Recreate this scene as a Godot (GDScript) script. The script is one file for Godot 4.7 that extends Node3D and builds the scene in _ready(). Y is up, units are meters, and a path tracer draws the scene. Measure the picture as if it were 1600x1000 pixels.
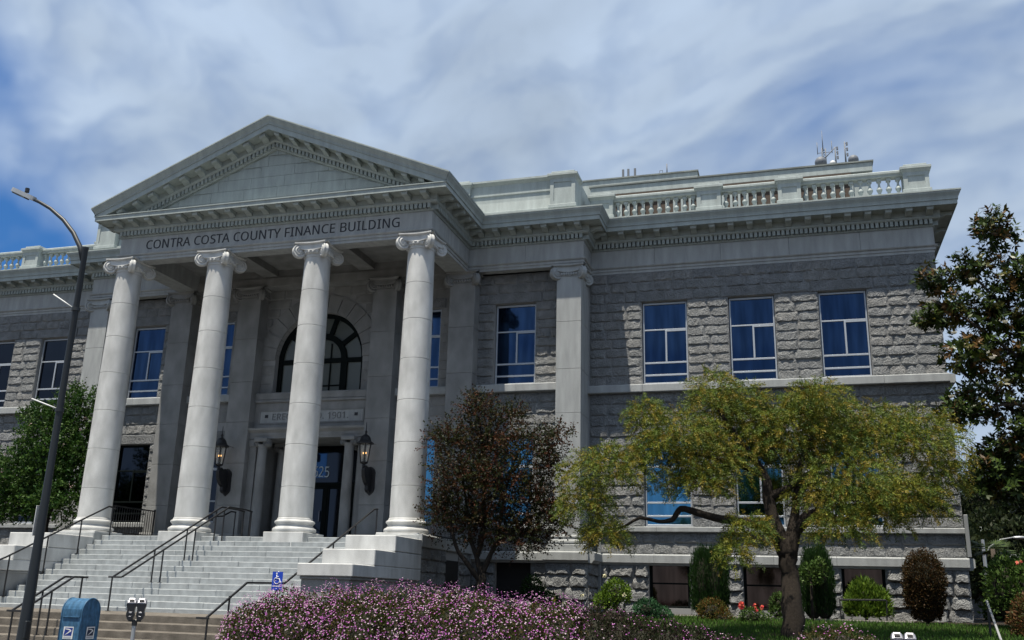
extends Node3D
# Granite civic building with an Ionic portico, seen from across the street. y is up, metres.

var R := RandomNumberGenerator.new()
var M := {}
var taken := {}
var N1 := FastNoiseLite.new()
var N2 := FastNoiseLite.new()
const BIG := [[14.89,3.28,8.30,0.68,0.83],[13.32,2.88,9.00,0.41,0.44],[14.17,2.33,9.00,1.10,0.69],[12.62,1.48,9.30,1.17,0.69],[11.94,0.65,9.50,0.62,0.64],[14.72,1.60,8.80,1.02,0.77],[15.34,2.54,7.50,1.09,0.98],[17.30,3.13,8.30,0.75,0.67],[16.62,2.21,8.00,1.31,1.12],[18.35,2.56,7.00,1.28,0.92],[19.35,2.22,7.60,1.25,0.90],[19.95,1.47,7.60,0.52,0.70],[17.88,1.09,8.60,1.35,0.93],[17.6,0.25,9.20,0.60,0.60],[15.60,0.12,9.20,0.48,0.50],[19.00,1.00,8.00,0.90,0.48],[15.34,-0.38,9.50,0.30,0.48],[12.47,-0.01,9.70,0.46,0.45],[19.45,0.79,8.00,0.49,0.40],[14.60,1.19,9.20,0.76,0.42],[17.63,2.07,7.80,0.97,0.97],[18.45,0.54,8.40,0.59,0.55],[16.96,3.00,7.80,0.89,0.62],[15.55,3.24,8.00,0.61,0.61],[15.86,2.05,7.60,0.81,0.57],[16.78,1.14,7.40,0.90,0.57],[13.67,1.93,9.20,0.69,0.46]]
const REDT := [[7.71,4.05,5.00,0.55,0.42],[7.03,3.02,5.50,0.67,0.57],[7.91,3.15,4.60,1.08,0.77],[9.22,2.87,5.00,0.96,0.52],[7.37,1.91,5.50,0.95,0.84],[8.47,1.86,5.00,1.15,0.94],[9.54,1.40,5.00,0.76,0.84],[6.93,1.00,5.50,0.57,0.66],[7.93,0.68,5.00,1.15,0.75],[9.28,0.42,5.00,0.95,0.56],[10.20,0.78,5.00,0.38,0.37],[8.69,3.90,4.60,0.43,0.29],[10.17,3.23,5.00,0.42,0.15],[9.99,2.40,5.00,0.42,0.37]]
const LEFTT := [[-7.92,4.78,3.60,0.78,0.89],[-8.49,3.60,3.80,1.30,1.15],[-7.58,2.94,3.60,1.02,1.25],[-9.04,2.45,4.00,1.30,1.02],[-9.27,1.56,4.00,1.17,0.77],[-7.87,1.57,3.90,1.27,0.87],[-9.18,4.51,4.00,0.53,0.39],[-10.90,2.02,4.00,1.34,1.32]]
const MAG := [[22.45,8.88,4.00,0.78,0.81],[23.02,7.51,4.00,1.22,1.00],[21.77,7.79,4.00,0.81,0.59],[20.83,7.48,4.00,0.70,0.59],[21.14,6.65,4.20,0.89,0.68],[22.19,6.47,4.00,1.10,0.98],[22.75,5.18,4.00,1.19,1.17],[21.47,5.34,4.30,1.07,0.86],[21.79,4.17,4.00,1.18,0.77],[20.98,3.77,4.40,0.77,0.56],[22.52,3.12,4.00,0.98,0.96],[21.84,2.46,4.00,0.97,0.76],[21.6,1.85,4.00,0.90,0.6],[22.4,1.75,4.00,0.87,0.75],[20.46,6.33,4.20,0.49,0.35],[23.79,6.19,4.00,1.41,2.97],[23.45,3.1,4.00,1.18,1.7]]
var B: Node3D            # the building
var stones: Array = []   # rock-faced blocks waiting to be placed
var rock: Array = []     # mesh variants of a rock-faced block
var ashlar: Array = []   # smoother variants

func _ready() -> void:
	R.seed = 7
	N1.seed = 11; N1.noise_type = FastNoiseLite.TYPE_SIMPLEX_SMOOTH; N1.fractal_octaves = 5; N1.frequency = 1.0
	N2.seed = 23; N2.noise_type = FastNoiseLite.TYPE_SIMPLEX_SMOOTH; N2.fractal_octaves = 3; N2.frequency = 1.0
	# ---- camera, sky, sun, exposure
	var cam := Camera3D.new()
	cam.name = "camera"
	cam.fov = 37.349; cam.near = 0.1; cam.far = 900.0
	cam.transform = Transform3D(Basis(Vector3(0.95978974, 0.02491717, -0.27961186), Vector3(0.05529951, 0.95975315, 0.27534681), Vector3(0.27521923, -0.27973744, 0.91978331)).orthonormalized(), Vector3(16.634, -1.259, 31.407))
	add_child(cam)
	var env := Environment.new()
	env.background_mode = Environment.BG_SKY
	env.tonemap_mode = Environment.TONE_MAPPER_LINEAR
	env.tonemap_exposure = 1.64
	env.sdfgi_enabled = true; env.ssao_enabled = true; env.ssil_enabled = true
	var sky := Sky.new()
	var pan := PanoramaSkyMaterial.new()
	pan.panorama = ImageTexture.create_from_image(sky_image())
	sky.sky_material = pan
	env.sky = sky
	env.background_energy_multiplier = 1.0
	var we := WorldEnvironment.new()
	we.name = "world"
	we.environment = env
	add_child(we)
	var sun := DirectionalLight3D.new()
	sun.name = "sun"
	sun.light_energy = 1.42
	sun.light_color = Color(1.0, 0.965, 0.90)
	sun.light_angular_distance = 0.5
	sun.shadow_enabled = true
	var to_sun := Vector3(-0.35, 3.65, 1.0).normalized()
	sun.transform = Transform3D(Basis.looking_at(-to_sun, Vector3(0, 0, 1)), Vector3(0, 40, 0))
	add_child(sun)
	make_materials()
	make_rocks()
	ground()
	building()
	staircase()
	railings()
	lanterns()
	roof_things()
	street_things()
	plants()
	background()

# ------------------------------------------------------------------ sky
func sky_image() -> Image:
	var w := 2048; var h := 1024
	var im := Image.create(w, h, false, Image.FORMAT_RGBF)
	im.fill(Color(0.16, 0.16, 0.15))
	for y in range(0, h / 2 + 6):
		var el := (0.5 - (y + 0.5) / h) * PI
		var sy := sin(el); var cy := cos(el)
		for x in w:
			var az := wrapf((x + 0.5) / w * TAU, -PI, PI)     # 0 faces -z, positive towards +x
			var dx := sin(az) * cy; var dz := -cos(az) * cy
			var k := 1.0 / (maxf(sy, 0.0) + 0.16)
			var px := dx * k; var pz := dz * k
			var wx := N2.get_noise_2d(px * 0.55 + 3.1, pz * 0.55) * 0.8
			var wz := N2.get_noise_2d(px * 0.55 - 7.7, pz * 0.55 + 9.2) * 0.4
			var big := N1.get_noise_2d((px * 0.8 + pz * 0.5 + wx) * 0.42, (pz * 0.9 - px * 0.35 + wz) * 0.78)
			var fine := N1.get_noise_2d((px + wx * 0.6) * 2.1 + 40.0, (pz - px * 0.3 + wz * 0.6) * 2.7)
			var a := rad_to_deg(az); var e := rad_to_deg(el)
			var open := 0.95 * exp(-pow((a + 60.0) / 12.0, 2.0))
			open += 1.0 * exp(-pow((a + 46.5) / 6.0, 2.0) - pow((e - 17.0) / 4.0, 2.0))
			open += 0.5 * exp(-pow((a + 49.5) / 4.0, 2.0) - pow((e - 26.5) / 2.5, 2.0))
			open += 0.22 * exp(-pow((a - 5.0) / 9.0, 2.0) - pow((e - 28.0) / 5.0, 2.0))
			open += 0.16 * exp(-pow((absf(a) - 180.0) / 70.0, 2.0))
			var c := clampf(1.02 + big * 0.48 + fine * 0.40 - open, 0.0, 1.0)
			c = c * c * (3.0 - 2.0 * c)
			var wisp := N1.get_noise_2d((px * 0.8 + pz * 0.6 + fine * 0.12) * 5.0 + 11.0, (pz * 0.8 - px * 0.6 + fine * 0.12) * 7.5 - 20.0)
			c = clampf(0.96 * c + wisp * 0.20 * (0.35 + c), 0.0, 1.0)
			var lum := 0.95 + 0.22 * N1.get_noise_2d(px * 1.1 + 70.0 + wx, pz * 1.6 + wz) + 0.12 * fine + 0.06 * wisp
			var t := pow(1.0 - clampf(sy, 0.0, 1.0), 3.0)
			var blue := Color(0.018, 0.12, 0.40).lerp(Color(0.05, 0.21, 0.50), t)
			var cloud := Color(0.43, 0.53, 0.67) * lum
			var col := blue.lerp(cloud, 0.04 + 0.94 * c)
			var haze := exp(-maxf(e, 0.0) / 4.5) * 0.6
			col = col.lerp(Color(0.45, 0.55, 0.68), haze)
			im.set_pixel(x, y, Color(col.r, col.g, col.b) * 0.69)
	return im

# ------------------------------------------------------------------ materials
func noise_tex(freq: float, oct: int, lo: float, hi: float, seed_: int, size := 512, normal := false, bump := 4.0) -> NoiseTexture2D:
	var n := FastNoiseLite.new()
	n.seed = seed_; n.frequency = freq; n.fractal_octaves = oct; n.noise_type = FastNoiseLite.TYPE_SIMPLEX_SMOOTH
	var t := NoiseTexture2D.new()
	t.width = size; t.height = size; t.seamless = true; t.noise = n
	if normal:
		t.as_normal_map = true; t.bump_strength = bump
	else:
		var g := Gradient.new()
		g.set_color(0, Color(lo, lo, lo)); g.set_color(1, Color(hi, hi, hi))
		t.color_ramp = g
	return t

var T := {}
func mat(called: String, lin: Color, rough := 0.85, scale := 0.6, tex := "speck", bump := "", bump_scale := 0.6, detail := "", dscale := Vector3(0.13, 0.13, 0.13)) -> StandardMaterial3D:
	var m := StandardMaterial3D.new()
	m.resource_name = called
	m.albedo_color = lin.linear_to_srgb()
	m.roughness = rough
	m.metallic_specular = 0.35
	m.uv1_triplanar = true; m.uv1_world_triplanar = true
	m.uv1_scale = Vector3(scale, scale, scale)
	m.uv1_triplanar_sharpness = 4.0
	if tex: m.albedo_texture = T[tex]
	if bump:
		m.normal_enabled = true; m.normal_texture = T[bump]; m.normal_scale = bump_scale
	if detail:
		m.detail_enabled = true; m.detail_albedo = T[detail]; m.detail_blend_mode = BaseMaterial3D.BLEND_MODE_MUL
		m.detail_uv_layer = BaseMaterial3D.DETAIL_UV_2
		m.uv2_triplanar = true; m.uv2_world_triplanar = true; m.uv2_scale = dscale; m.uv2_triplanar_sharpness = 4.0
	M[called] = m
	return m

func plain(called: String, lin: Color, rough := 0.5, metal := 0.0) -> StandardMaterial3D:
	var m := StandardMaterial3D.new()
	m.resource_name = called
	m.albedo_color = lin.linear_to_srgb(); m.roughness = rough; m.metallic = metal
	M[called] = m
	return m

func leafmat(called: String, rough := 0.55, back := 0.5) -> StandardMaterial3D:
	var m := StandardMaterial3D.new()
	m.resource_name = called
	m.vertex_color_use_as_albedo = true
	m.roughness = rough
	m.cull_mode = BaseMaterial3D.CULL_DISABLED
	m.metallic_specular = 0.3
	if back > 0.0:
		m.backlight_enabled = true; m.backlight = Color(back, back, back).linear_to_srgb()
	M[called] = m
	return m

func make_materials() -> void:
	T.speck = noise_tex(0.09, 4, 0.88, 1.0, 3)
	T.grain = noise_tex(0.22, 3, 0.74, 1.0, 5)
	T.blotch = noise_tex(0.012, 4, 0.82, 1.0, 9)
	T.stain = noise_tex(0.02, 5, 0.70, 1.0, 14)
	T.bump = noise_tex(0.06, 5, 0, 1, 17, 512, true, 10.0)
	T.fine = noise_tex(0.16, 3, 0, 1, 18, 512, true, 5.0)
	T.streak = noise_tex(0.02, 5, 0.86, 1.0, 33)
	var rn := FastNoiseLite.new()
	rn.seed = 41; rn.frequency = 0.016; rn.noise_type = FastNoiseLite.TYPE_SIMPLEX_SMOOTH; rn.fractal_type = FastNoiseLite.FRACTAL_RIDGED; rn.fractal_octaves = 4
	var rt := NoiseTexture2D.new()
	rt.width = 512; rt.height = 512; rt.seamless = true; rt.noise = rn
	T.chips = rt
	T.fold = noise_tex(0.016, 3, 0.80, 1.0, 31, 256)
	T.wave = noise_tex(0.008, 2, 0, 1, 19, 256, true, 3.0)
	mat("granite_a", Color(0.40, 0.413, 0.42), 0.92, 0.9, "grain", "bump", 1.2, "blotch", Vector3(0.35, 0.35, 0.35))
	mat("granite_b", Color(0.375, 0.388, 0.40), 0.92, 0.8, "grain", "bump", 1.2, "blotch", Vector3(0.3, 0.3, 0.3))
	mat("granite_c", Color(0.43, 0.435, 0.435), 0.92, 1.0, "grain", "bump", 1.2, "blotch", Vector3(0.4, 0.4, 0.4))
	for gname in ["granite_a", "granite_b", "granite_c"]:
		var gm: StandardMaterial3D = M[gname]
		gm.heightmap_enabled = true; gm.heightmap_texture = T.chips; gm.heightmap_scale = 3.2
	mat("mortar", Color(0.34,0.345,0.35), 0.95, 0.7)
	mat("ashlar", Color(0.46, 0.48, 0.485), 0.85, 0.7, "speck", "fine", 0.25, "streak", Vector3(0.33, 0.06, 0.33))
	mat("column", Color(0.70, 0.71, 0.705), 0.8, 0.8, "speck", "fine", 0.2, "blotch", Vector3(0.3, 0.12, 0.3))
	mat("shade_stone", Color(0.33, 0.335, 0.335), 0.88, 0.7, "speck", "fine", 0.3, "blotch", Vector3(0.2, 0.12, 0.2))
	mat("painted", Color(0.43, 0.485, 0.48), 0.6, 0.5, "speck", "", 0.5, "streak", Vector3(0.33, 0.06, 0.33))
	mat("mint", Color(0.49, 0.55, 0.545), 0.55, 0.5, "speck", "", 0.5, "streak", Vector3(0.33, 0.06, 0.33))
	mat("step_stone", Color(0.44, 0.47, 0.485), 0.8, 0.9, "speck", "fine", 0.3, "blotch", Vector3(0.5, 0.3, 0.5))
	mat("step_stone_b", Color(0.41, 0.44, 0.455), 0.8, 0.8, "speck", "fine", 0.3, "blotch", Vector3(0.6, 0.35, 0.6))
	mat("concrete", Color(0.23, 0.205, 0.175), 0.9, 0.5, "speck", "fine", 0.4, "stain", Vector3(0.2, 0.2, 0.2))
	mat("pavement", Color(0.29, 0.275, 0.25), 0.9, 0.5, "speck", "fine", 0.4, "stain", Vector3(0.12, 0.12, 0.12))
	mat("asphalt", Color(0.05, 0.05, 0.052), 0.9, 1.2, "grain", "bump", 0.6, "stain", Vector3(0.05, 0.05, 0.05))
	mat("soil", Color(0.06, 0.045, 0.03), 1.0, 0.8, "grain", "bump", 1.5, "stain", Vector3(0.2, 0.2, 0.2))
	mat("bark", Color(0.075, 0.06, 0.048), 0.95, 1.6, "stain", "bump", 2.0, "grain", Vector3(2.5, 0.6, 2.5))
	mat("bark_pale", Color(0.11, 0.09, 0.075), 0.95, 1.6, "stain", "bump", 1.5)
	mat("slab_brown", Color(0.10, 0.075, 0.06), 0.7, 0.7)
	mat("roof_grey", Color(0.30, 0.33, 0.32), 0.7, 0.4, "speck", "", 0.5, "stain", Vector3(0.1, 0.1, 0.1))
	plain("frame_metal", Color(0.40, 0.43, 0.47), 0.4, 0.3)
	plain("dark_frame", Color(0.007, 0.010, 0.010), 0.55).metallic_specular = 0.15
	plain("iron", Color(0.018, 0.018, 0.02), 0.45, 0.2)
	plain("pole_paint", Color(0.010, 0.014, 0.018), 0.5, 0.0)
	plain("galvanised", Color(0.42, 0.43, 0.44), 0.45, 0.6)
	plain("pipe_paint", Color(0.24, 0.25, 0.255), 0.5, 0.1)
	plain("white_paint", Color(0.62, 0.63, 0.63), 0.5)
	plain("silver", Color(0.30, 0.30, 0.33), 0.35, 0.6)
	plain("black_plastic", Color(0.015, 0.015, 0.017), 0.35)
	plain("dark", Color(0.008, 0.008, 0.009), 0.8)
	plain("ink", Color(0.012, 0.013, 0.02), 0.6)
	plain("letter_white", Color(0.6, 0.68, 0.72), 0.5)
	plain("sign_blue", Color(0.01, 0.05, 0.42), 0.4)
	plain("emblem_blue", Color(0.012, 0.03, 0.20), 0.4)
	plain("emblem_dark", Color(0.02, 0.03, 0.06), 0.4)
	plain("print_grey", Color(0.35, 0.36, 0.40), 0.5)
	plain("blind", Color(0.085, 0.095, 0.085), 0.25)
	plain("pink", Color(0.55, 0.12, 0.10), 0.6)
	plain("dish_grey", Color(0.13, 0.145, 0.17), 0.6)
	mat("mail_blue", Color(0.075, 0.20, 0.36), 0.42, 1.4, "blotch", "", 0.5, "stain", Vector3(1.2, 0.5, 1.2))
	for g in [["glass_deep", Color(0.030, 0.060, 0.125)], ["glass_bright", Color(0.09, 0.27, 0.44)], ["glass_navy", Color(0.03, 0.07, 0.15)], ["glass_dark", Color(0.025, 0.03, 0.04)], ["glass_brown", Color(0.075, 0.048, 0.036)]]:
		var m := plain(g[0], g[1], 0.06, 1.0)
		m.normal_enabled = true; m.normal_texture = T.wave; m.normal_scale = 0.12
		m.uv1_triplanar = true; m.uv1_world_triplanar = true; m.uv1_scale = Vector3(0.9, 0.11, 0.9)
		if g[0] != "glass_dark": m.albedo_texture = T.fold
	var gl := plain("clear_glass", Color(0.8, 0.85, 0.8), 0.03)
	gl.transparency = BaseMaterial3D.TRANSPARENCY_ALPHA; gl.albedo_color.a = 0.15
	var em := plain("bulb_glow", Color(1, 0.8, 0.5), 0.5)
	em.emission_enabled = true; em.emission = Color(1.0, 0.72, 0.38); em.emission_energy_multiplier = 1.6
	leafmat("leaf"); leafmat("leaf_gloss", 0.35, 0.25); leafmat("petal", 0.7, 0.5); leafmat("grass_leaf", 0.7, 0.5)

# ------------------------------------------------------------------ naming
func numbered(where: Node, called: String) -> String:
	var key := str(where.get_instance_id()) + called
	if not taken.has(key):
		taken[key] = 0
		return called
	taken[key] += 1
	return "%s_%03d" % [called, taken[key]]

func tag(o: Node, label: String, category: String, group := "", kind := "") -> void:
	if label: o.set_meta("label", label)
	if category: o.set_meta("category", category)
	if group: o.set_meta("group", group)
	if kind: o.set_meta("kind", kind)

func thing(called: String, label: String, category: String, at := Vector3.ZERO, turn := 0.0, group := "") -> Node3D:
	var o := Node3D.new()
	o.name = numbered(self, called)
	add_child(o, true)
	o.position = at; o.rotation.y = turn
	tag(o, label, category, group)
	return o

func node(called: String, parent: Node3D, at := Vector3.ZERO) -> Node3D:
	var o := Node3D.new()
	o.name = numbered(parent, called)
	parent.add_child(o, true)
	o.position = at
	return o

func put(called: String, mesh: Mesh, m: Material, parent: Node = null, at := Transform3D()) -> MeshInstance3D:
	var o := MeshInstance3D.new()
	var p: Node = parent if parent else self
	o.name = numbered(p, called)
	o.mesh = mesh
	o.material_override = m
	p.add_child(o, true)
	o.transform = at
	return o

func begin() -> SurfaceTool:
	var st := SurfaceTool.new()
	st.begin(Mesh.PRIMITIVE_TRIANGLES)
	st.set_smooth_group(-1)
	return st

func part(called: String, st: SurfaceTool, m: Material, parent: Node = null, at := Transform3D()) -> MeshInstance3D:
	st.generate_normals()
	return put(called, st.commit(), m, parent, at)

func structure(called: String, st: SurfaceTool, m: Material) -> MeshInstance3D:
	var o := part(called, st, m)
	o.set_meta("kind", "structure")
	return o

# ------------------------------------------------------------------ shapes
func tri(st: SurfaceTool, a: Vector3, b: Vector3, c: Vector3, outward: Vector3) -> void:
	if (c - a).cross(b - a).dot(outward) < 0.0:
		st.add_vertex(a); st.add_vertex(c); st.add_vertex(b)
	else:
		st.add_vertex(a); st.add_vertex(b); st.add_vertex(c)

func quad(st: SurfaceTool, a: Vector3, b: Vector3, c: Vector3, d: Vector3, outward: Vector3) -> void:
	tri(st, a, b, c, outward); tri(st, a, c, d, outward)

func box(st: SurfaceTool, a: Vector3, b: Vector3, bevel := 0.0, t := Transform3D()) -> void:
	# a box between two corners; with a bevel its edges are chamfered
	var lo := a.min(b); var hi := a.max(b)
	var c := (lo + hi) / 2.0; var h := (hi - lo) / 2.0
	var e := minf(bevel, minf(h.x, minf(h.y, h.z)) * 0.45)
	for ax in 3:
		var u := (ax + 1) % 3; var v := (ax + 2) % 3
		for s in [-1.0, 1.0]:
			var q: Array = []
			for k in [[-1, -1], [1, -1], [1, 1], [-1, 1]]:
				var p := Vector3.ZERO
				p[ax] = s * h[ax]; p[u] = k[0] * (h[u] - e); p[v] = k[1] * (h[v] - e)
				q.append(t * (c + p))
			var n := Vector3.ZERO; n[ax] = s
			quad(st, q[0], q[1], q[2], q[3], t.basis * n)
	if e <= 0.0: return
	for ax in 3:
		var u := (ax + 1) % 3; var v := (ax + 2) % 3
		for su in [-1.0, 1.0]:
			for sv in [-1.0, 1.0]:
				var q: Array = []
				for k in [[-1, 0], [1, 0], [1, 1], [-1, 1]]:
					var p := Vector3.ZERO
					p[ax] = k[0] * (h[ax] - e)
					p[u] = su * (h[u] - (e if k[1] == 1 else 0.0)); p[v] = sv * (h[v] - (0.0 if k[1] == 1 else e))
					q.append(t * (c + p))
				var n := Vector3.ZERO; n[u] = su; n[v] = sv
				quad(st, q[0], q[1], q[2], q[3], t.basis * n)
	for sx in [-1.0, 1.0]:
		for sy in [-1.0, 1.0]:
			for sz in [-1.0, 1.0]:
				var s := Vector3(sx, sy, sz)
				tri(st, t * (c + s * (h - Vector3(0, e, e))), t * (c + s * (h - Vector3(e, 0, e))), t * (c + s * (h - Vector3(e, e, 0))), t.basis * s)

func boxm(a: Vector3, b: Vector3, bevel := 0.0) -> SurfaceTool:
	var st := begin()
	box(st, a, b, bevel)
	return st

func lathe(st: SurfaceTool, prof: Array, seg := 32, at := Vector3.ZERO) -> void:
	# profile of Vector2(radius, height); smooth except where the profile turns sharply
	var group := 1
	st.set_smooth_group(group)
	for i in prof.size() - 1:
		var a: Vector2 = prof[i]; var b: Vector2 = prof[i + 1]
		if i > 0 and (a - prof[i - 1]).angle_to(b - a) != 0.0 and absf((a - prof[i - 1]).angle_to(b - a)) > 0.65:
			group += 1
			st.set_smooth_group(group)
		for k in seg:
			var t0 := TAU * k / seg; var t1 := TAU * (k + 1) / seg
			var p := [at + Vector3(cos(t0) * a.x, a.y, sin(t0) * a.x), at + Vector3(cos(t1) * a.x, a.y, sin(t1) * a.x), at + Vector3(cos(t1) * b.x, b.y, sin(t1) * b.x), at + Vector3(cos(t0) * b.x, b.y, sin(t0) * b.x)]
			var tm := (t0 + t1) / 2.0
			var d := b - a
			var out := Vector3(cos(tm) * d.y, -d.x, sin(tm) * d.y)
			if d.y < 0.0 and a.x >= 0: out = out
			if b.x > 0.0001: tri(st, p[0], p[2], p[3], out)
			if a.x > 0.0001: tri(st, p[0], p[1], p[2], out)
	st.set_smooth_group(-1)

func sweep(st: SurfaceTool, path: Array, prof: Array, caps := true, first := 0, last := 999) -> void:
	# path of Vector2(x, z) with the outside on its left, profile of Vector2(out, y) from the bottom up; mitred corners
	var n := path.size()
	var off: Array = []
	for i in n:
		var d0: Vector2 = (path[i] - path[maxi(i - 1, 0)]).normalized() if i > 0 else (path[1] - path[0]).normalized()
		var d1: Vector2 = (path[mini(i + 1, n - 1)] - path[i]).normalized() if i < n - 1 else d0
		var n0 := Vector2(d0.y, -d0.x); var n1 := Vector2(d1.y, -d1.x)
		off.append((n0 + n1) / (1.0 + n0.dot(n1)))
	for i in n - 1:
		if i < first or i > last: continue
		var d: Vector2 = (path[i + 1] - path[i]).normalized()
		var o := Vector3(d.y, 0, -d.x)
		for j in prof.size() - 1:
			var a: Vector2 = prof[j]; var b: Vector2 = prof[j + 1]
			var q: Array = []
			for k in [[i, a], [i + 1, a], [i + 1, b], [i, b]]:
				var p2: Vector2 = path[k[0]] + off[k[0]] * k[1].x
				q.append(Vector3(p2.x, k[1].y, p2.y))
			var e := b - a
			quad(st, q[0], q[1], q[2], q[3], o * e.y + Vector3(0, -e.x, 0))
	if caps:
		for i in [0, n - 1]:
			var pts := PackedVector2Array()
			for p in prof: pts.append(p)
			var ix := Geometry2D.triangulate_polygon(pts)
			var d: Vector2 = (path[1] - path[0]) if i == 0 else (path[n - 1] - path[n - 2])
			var out := Vector3(d.x, 0, d.y) * (-1.0 if i == 0 else 1.0)
			for t in range(0, ix.size(), 3):
				var q: Array = []
				for k in 3:
					var pr: Vector2 = prof[ix[t + k]]
					var p2: Vector2 = path[i] + off[i] * pr.x
					q.append(Vector3(p2.x, pr.y, p2.y))
				tri(st, q[0], q[1], q[2], out)

func extrude(st: SurfaceTool, poly: Array, depth: float, t := Transform3D()) -> void:
	# polygon of Vector2(x, y), from z = 0 to z = depth
	var pts := PackedVector2Array()
	for p in poly: pts.append(p)
	var ix := Geometry2D.triangulate_polygon(pts)
	for z in [0.0, depth]:
		for k in range(0, ix.size(), 3):
			var a := pts[ix[k]]; var b := pts[ix[k + 1]]; var c := pts[ix[k + 2]]
			tri(st, t * Vector3(a.x, a.y, z), t * Vector3(b.x, b.y, z), t * Vector3(c.x, c.y, z), t.basis * Vector3(0, 0, z - depth * 0.5))
	var ccw := not Geometry2D.is_polygon_clockwise(pts)
	for i in pts.size():
		var a := pts[i]; var b := pts[(i + 1) % pts.size()]
		var d := b - a
		var o := Vector3(d.y, -d.x, 0) if ccw else Vector3(-d.y, d.x, 0)
		quad(st, t * Vector3(a.x, a.y, 0), t * Vector3(b.x, b.y, 0), t * Vector3(b.x, b.y, depth), t * Vector3(a.x, a.y, depth), t.basis * o)

func tube(st: SurfaceTool, pts: Array, radii: Array, seg := 8) -> void:
	st.set_smooth_group(0)
	var n := pts.size()
	var rings: Array = []
	var up := Vector3(0.31, 0.2, 0.93)
	for i in n:
		var d: Vector3 = ((pts[mini(i + 1, n - 1)] as Vector3) - (pts[maxi(i - 1, 0)] as Vector3)).normalized()
		var u := (up - d * up.dot(d)).normalized()
		var v := d.cross(u)
		up = u
		var r: float = radii[mini(i, radii.size() - 1)]
		var ring: Array = []
		for k in seg:
			var a := TAU * k / seg
			ring.append(pts[i] + (u * cos(a) + v * sin(a)) * r)
		rings.append(ring)
	for i in n - 1:
		for k in seg:
			var k1 := (k + 1) % seg
			var m: Vector3 = (rings[i][k] + rings[i][k1] + rings[i + 1][k] + rings[i + 1][k1]) / 4.0
			quad(st, rings[i][k], rings[i][k1], rings[i + 1][k1], rings[i + 1][k], m - (pts[i] + pts[i + 1]) / 2.0)
	for e in [0, n - 1]:
		for k in seg:
			tri(st, pts[e], rings[e][k], rings[e][(k + 1) % seg], (pts[e] - pts[1 if e == 0 else n - 2]))
	st.set_smooth_group(-1)

func bar(st: SurfaceTool, a: Vector3, b: Vector3, w := 0.04, h := 0.04) -> void:
	# square bar from a to b
	var d := (b - a).normalized()
	var up := Vector3.UP if absf(d.y) < 0.95 else Vector3(0, 0, 1)
	var x := d.cross(up).normalized(); var y := x.cross(d)
	box(st, Vector3(-w / 2, -h / 2, 0), Vector3(w / 2, h / 2, -(b - a).length()), 0.004, Transform3D(Basis(x, y, -d), a))

func ellipsoid(st: SurfaceTool, c: Vector3, r: Vector3, seg := 12, rows := 8) -> void:
	st.set_smooth_group(0)
	for i in rows:
		var t0 := PI * i / rows - PI / 2; var t1 := PI * (i + 1) / rows - PI / 2
		for k in seg:
			var a0 := TAU * k / seg; var a1 := TAU * (k + 1) / seg
			var p := [Vector3(cos(t0) * cos(a0), sin(t0), cos(t0) * sin(a0)), Vector3(cos(t0) * cos(a1), sin(t0), cos(t0) * sin(a1)), Vector3(cos(t1) * cos(a1), sin(t1), cos(t1) * sin(a1)), Vector3(cos(t1) * cos(a0), sin(t1), cos(t1) * sin(a0))]
			var mid: Vector3 = p[0] + p[1] + p[2] + p[3]
			if i < rows - 1: tri(st, c + p[0] * r, c + p[2] * r, c + p[3] * r, mid)
			if i > 0: tri(st, c + p[0] * r, c + p[1] * r, c + p[2] * r, mid)
	st.set_smooth_group(-1)

func text_mesh(s: String, cap: float, depth: float, width := 0.0) -> Array:
	# mesh and the scale that gives it this capital height (and total width); origin at the lower left
	var f := SystemFont.new()
	f.font_names = PackedStringArray(["Droid Sans"])
	var t := TextMesh.new()
	t.text = s; t.font = f; t.font_size = 64; t.pixel_size = 0.01; t.depth = 0.05
	t.horizontal_alignment = HORIZONTAL_ALIGNMENT_LEFT; t.vertical_alignment = VERTICAL_ALIGNMENT_BOTTOM
	var b := t.get_aabb()
	var ky := cap / b.size.y
	var kx := width / b.size.x if width > 0.0 else ky
	return [t, Vector3(kx, ky, depth / b.size.z), b.position]

func write(called: String, s: String, cap: float, depth: float, width: float, at: Vector3, m: Material, parent: Node = null, turn := 0.0) -> MeshInstance3D:
	var a := text_mesh(s, cap, depth, width)
	var bs := Basis(Vector3.UP, turn)
	var k: Vector3 = a[1]; var p0: Vector3 = a[2]
	return put(called, a[0], m, parent, Transform3D(bs * Basis.from_scale(k), at - bs * (p0 * k)))

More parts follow.
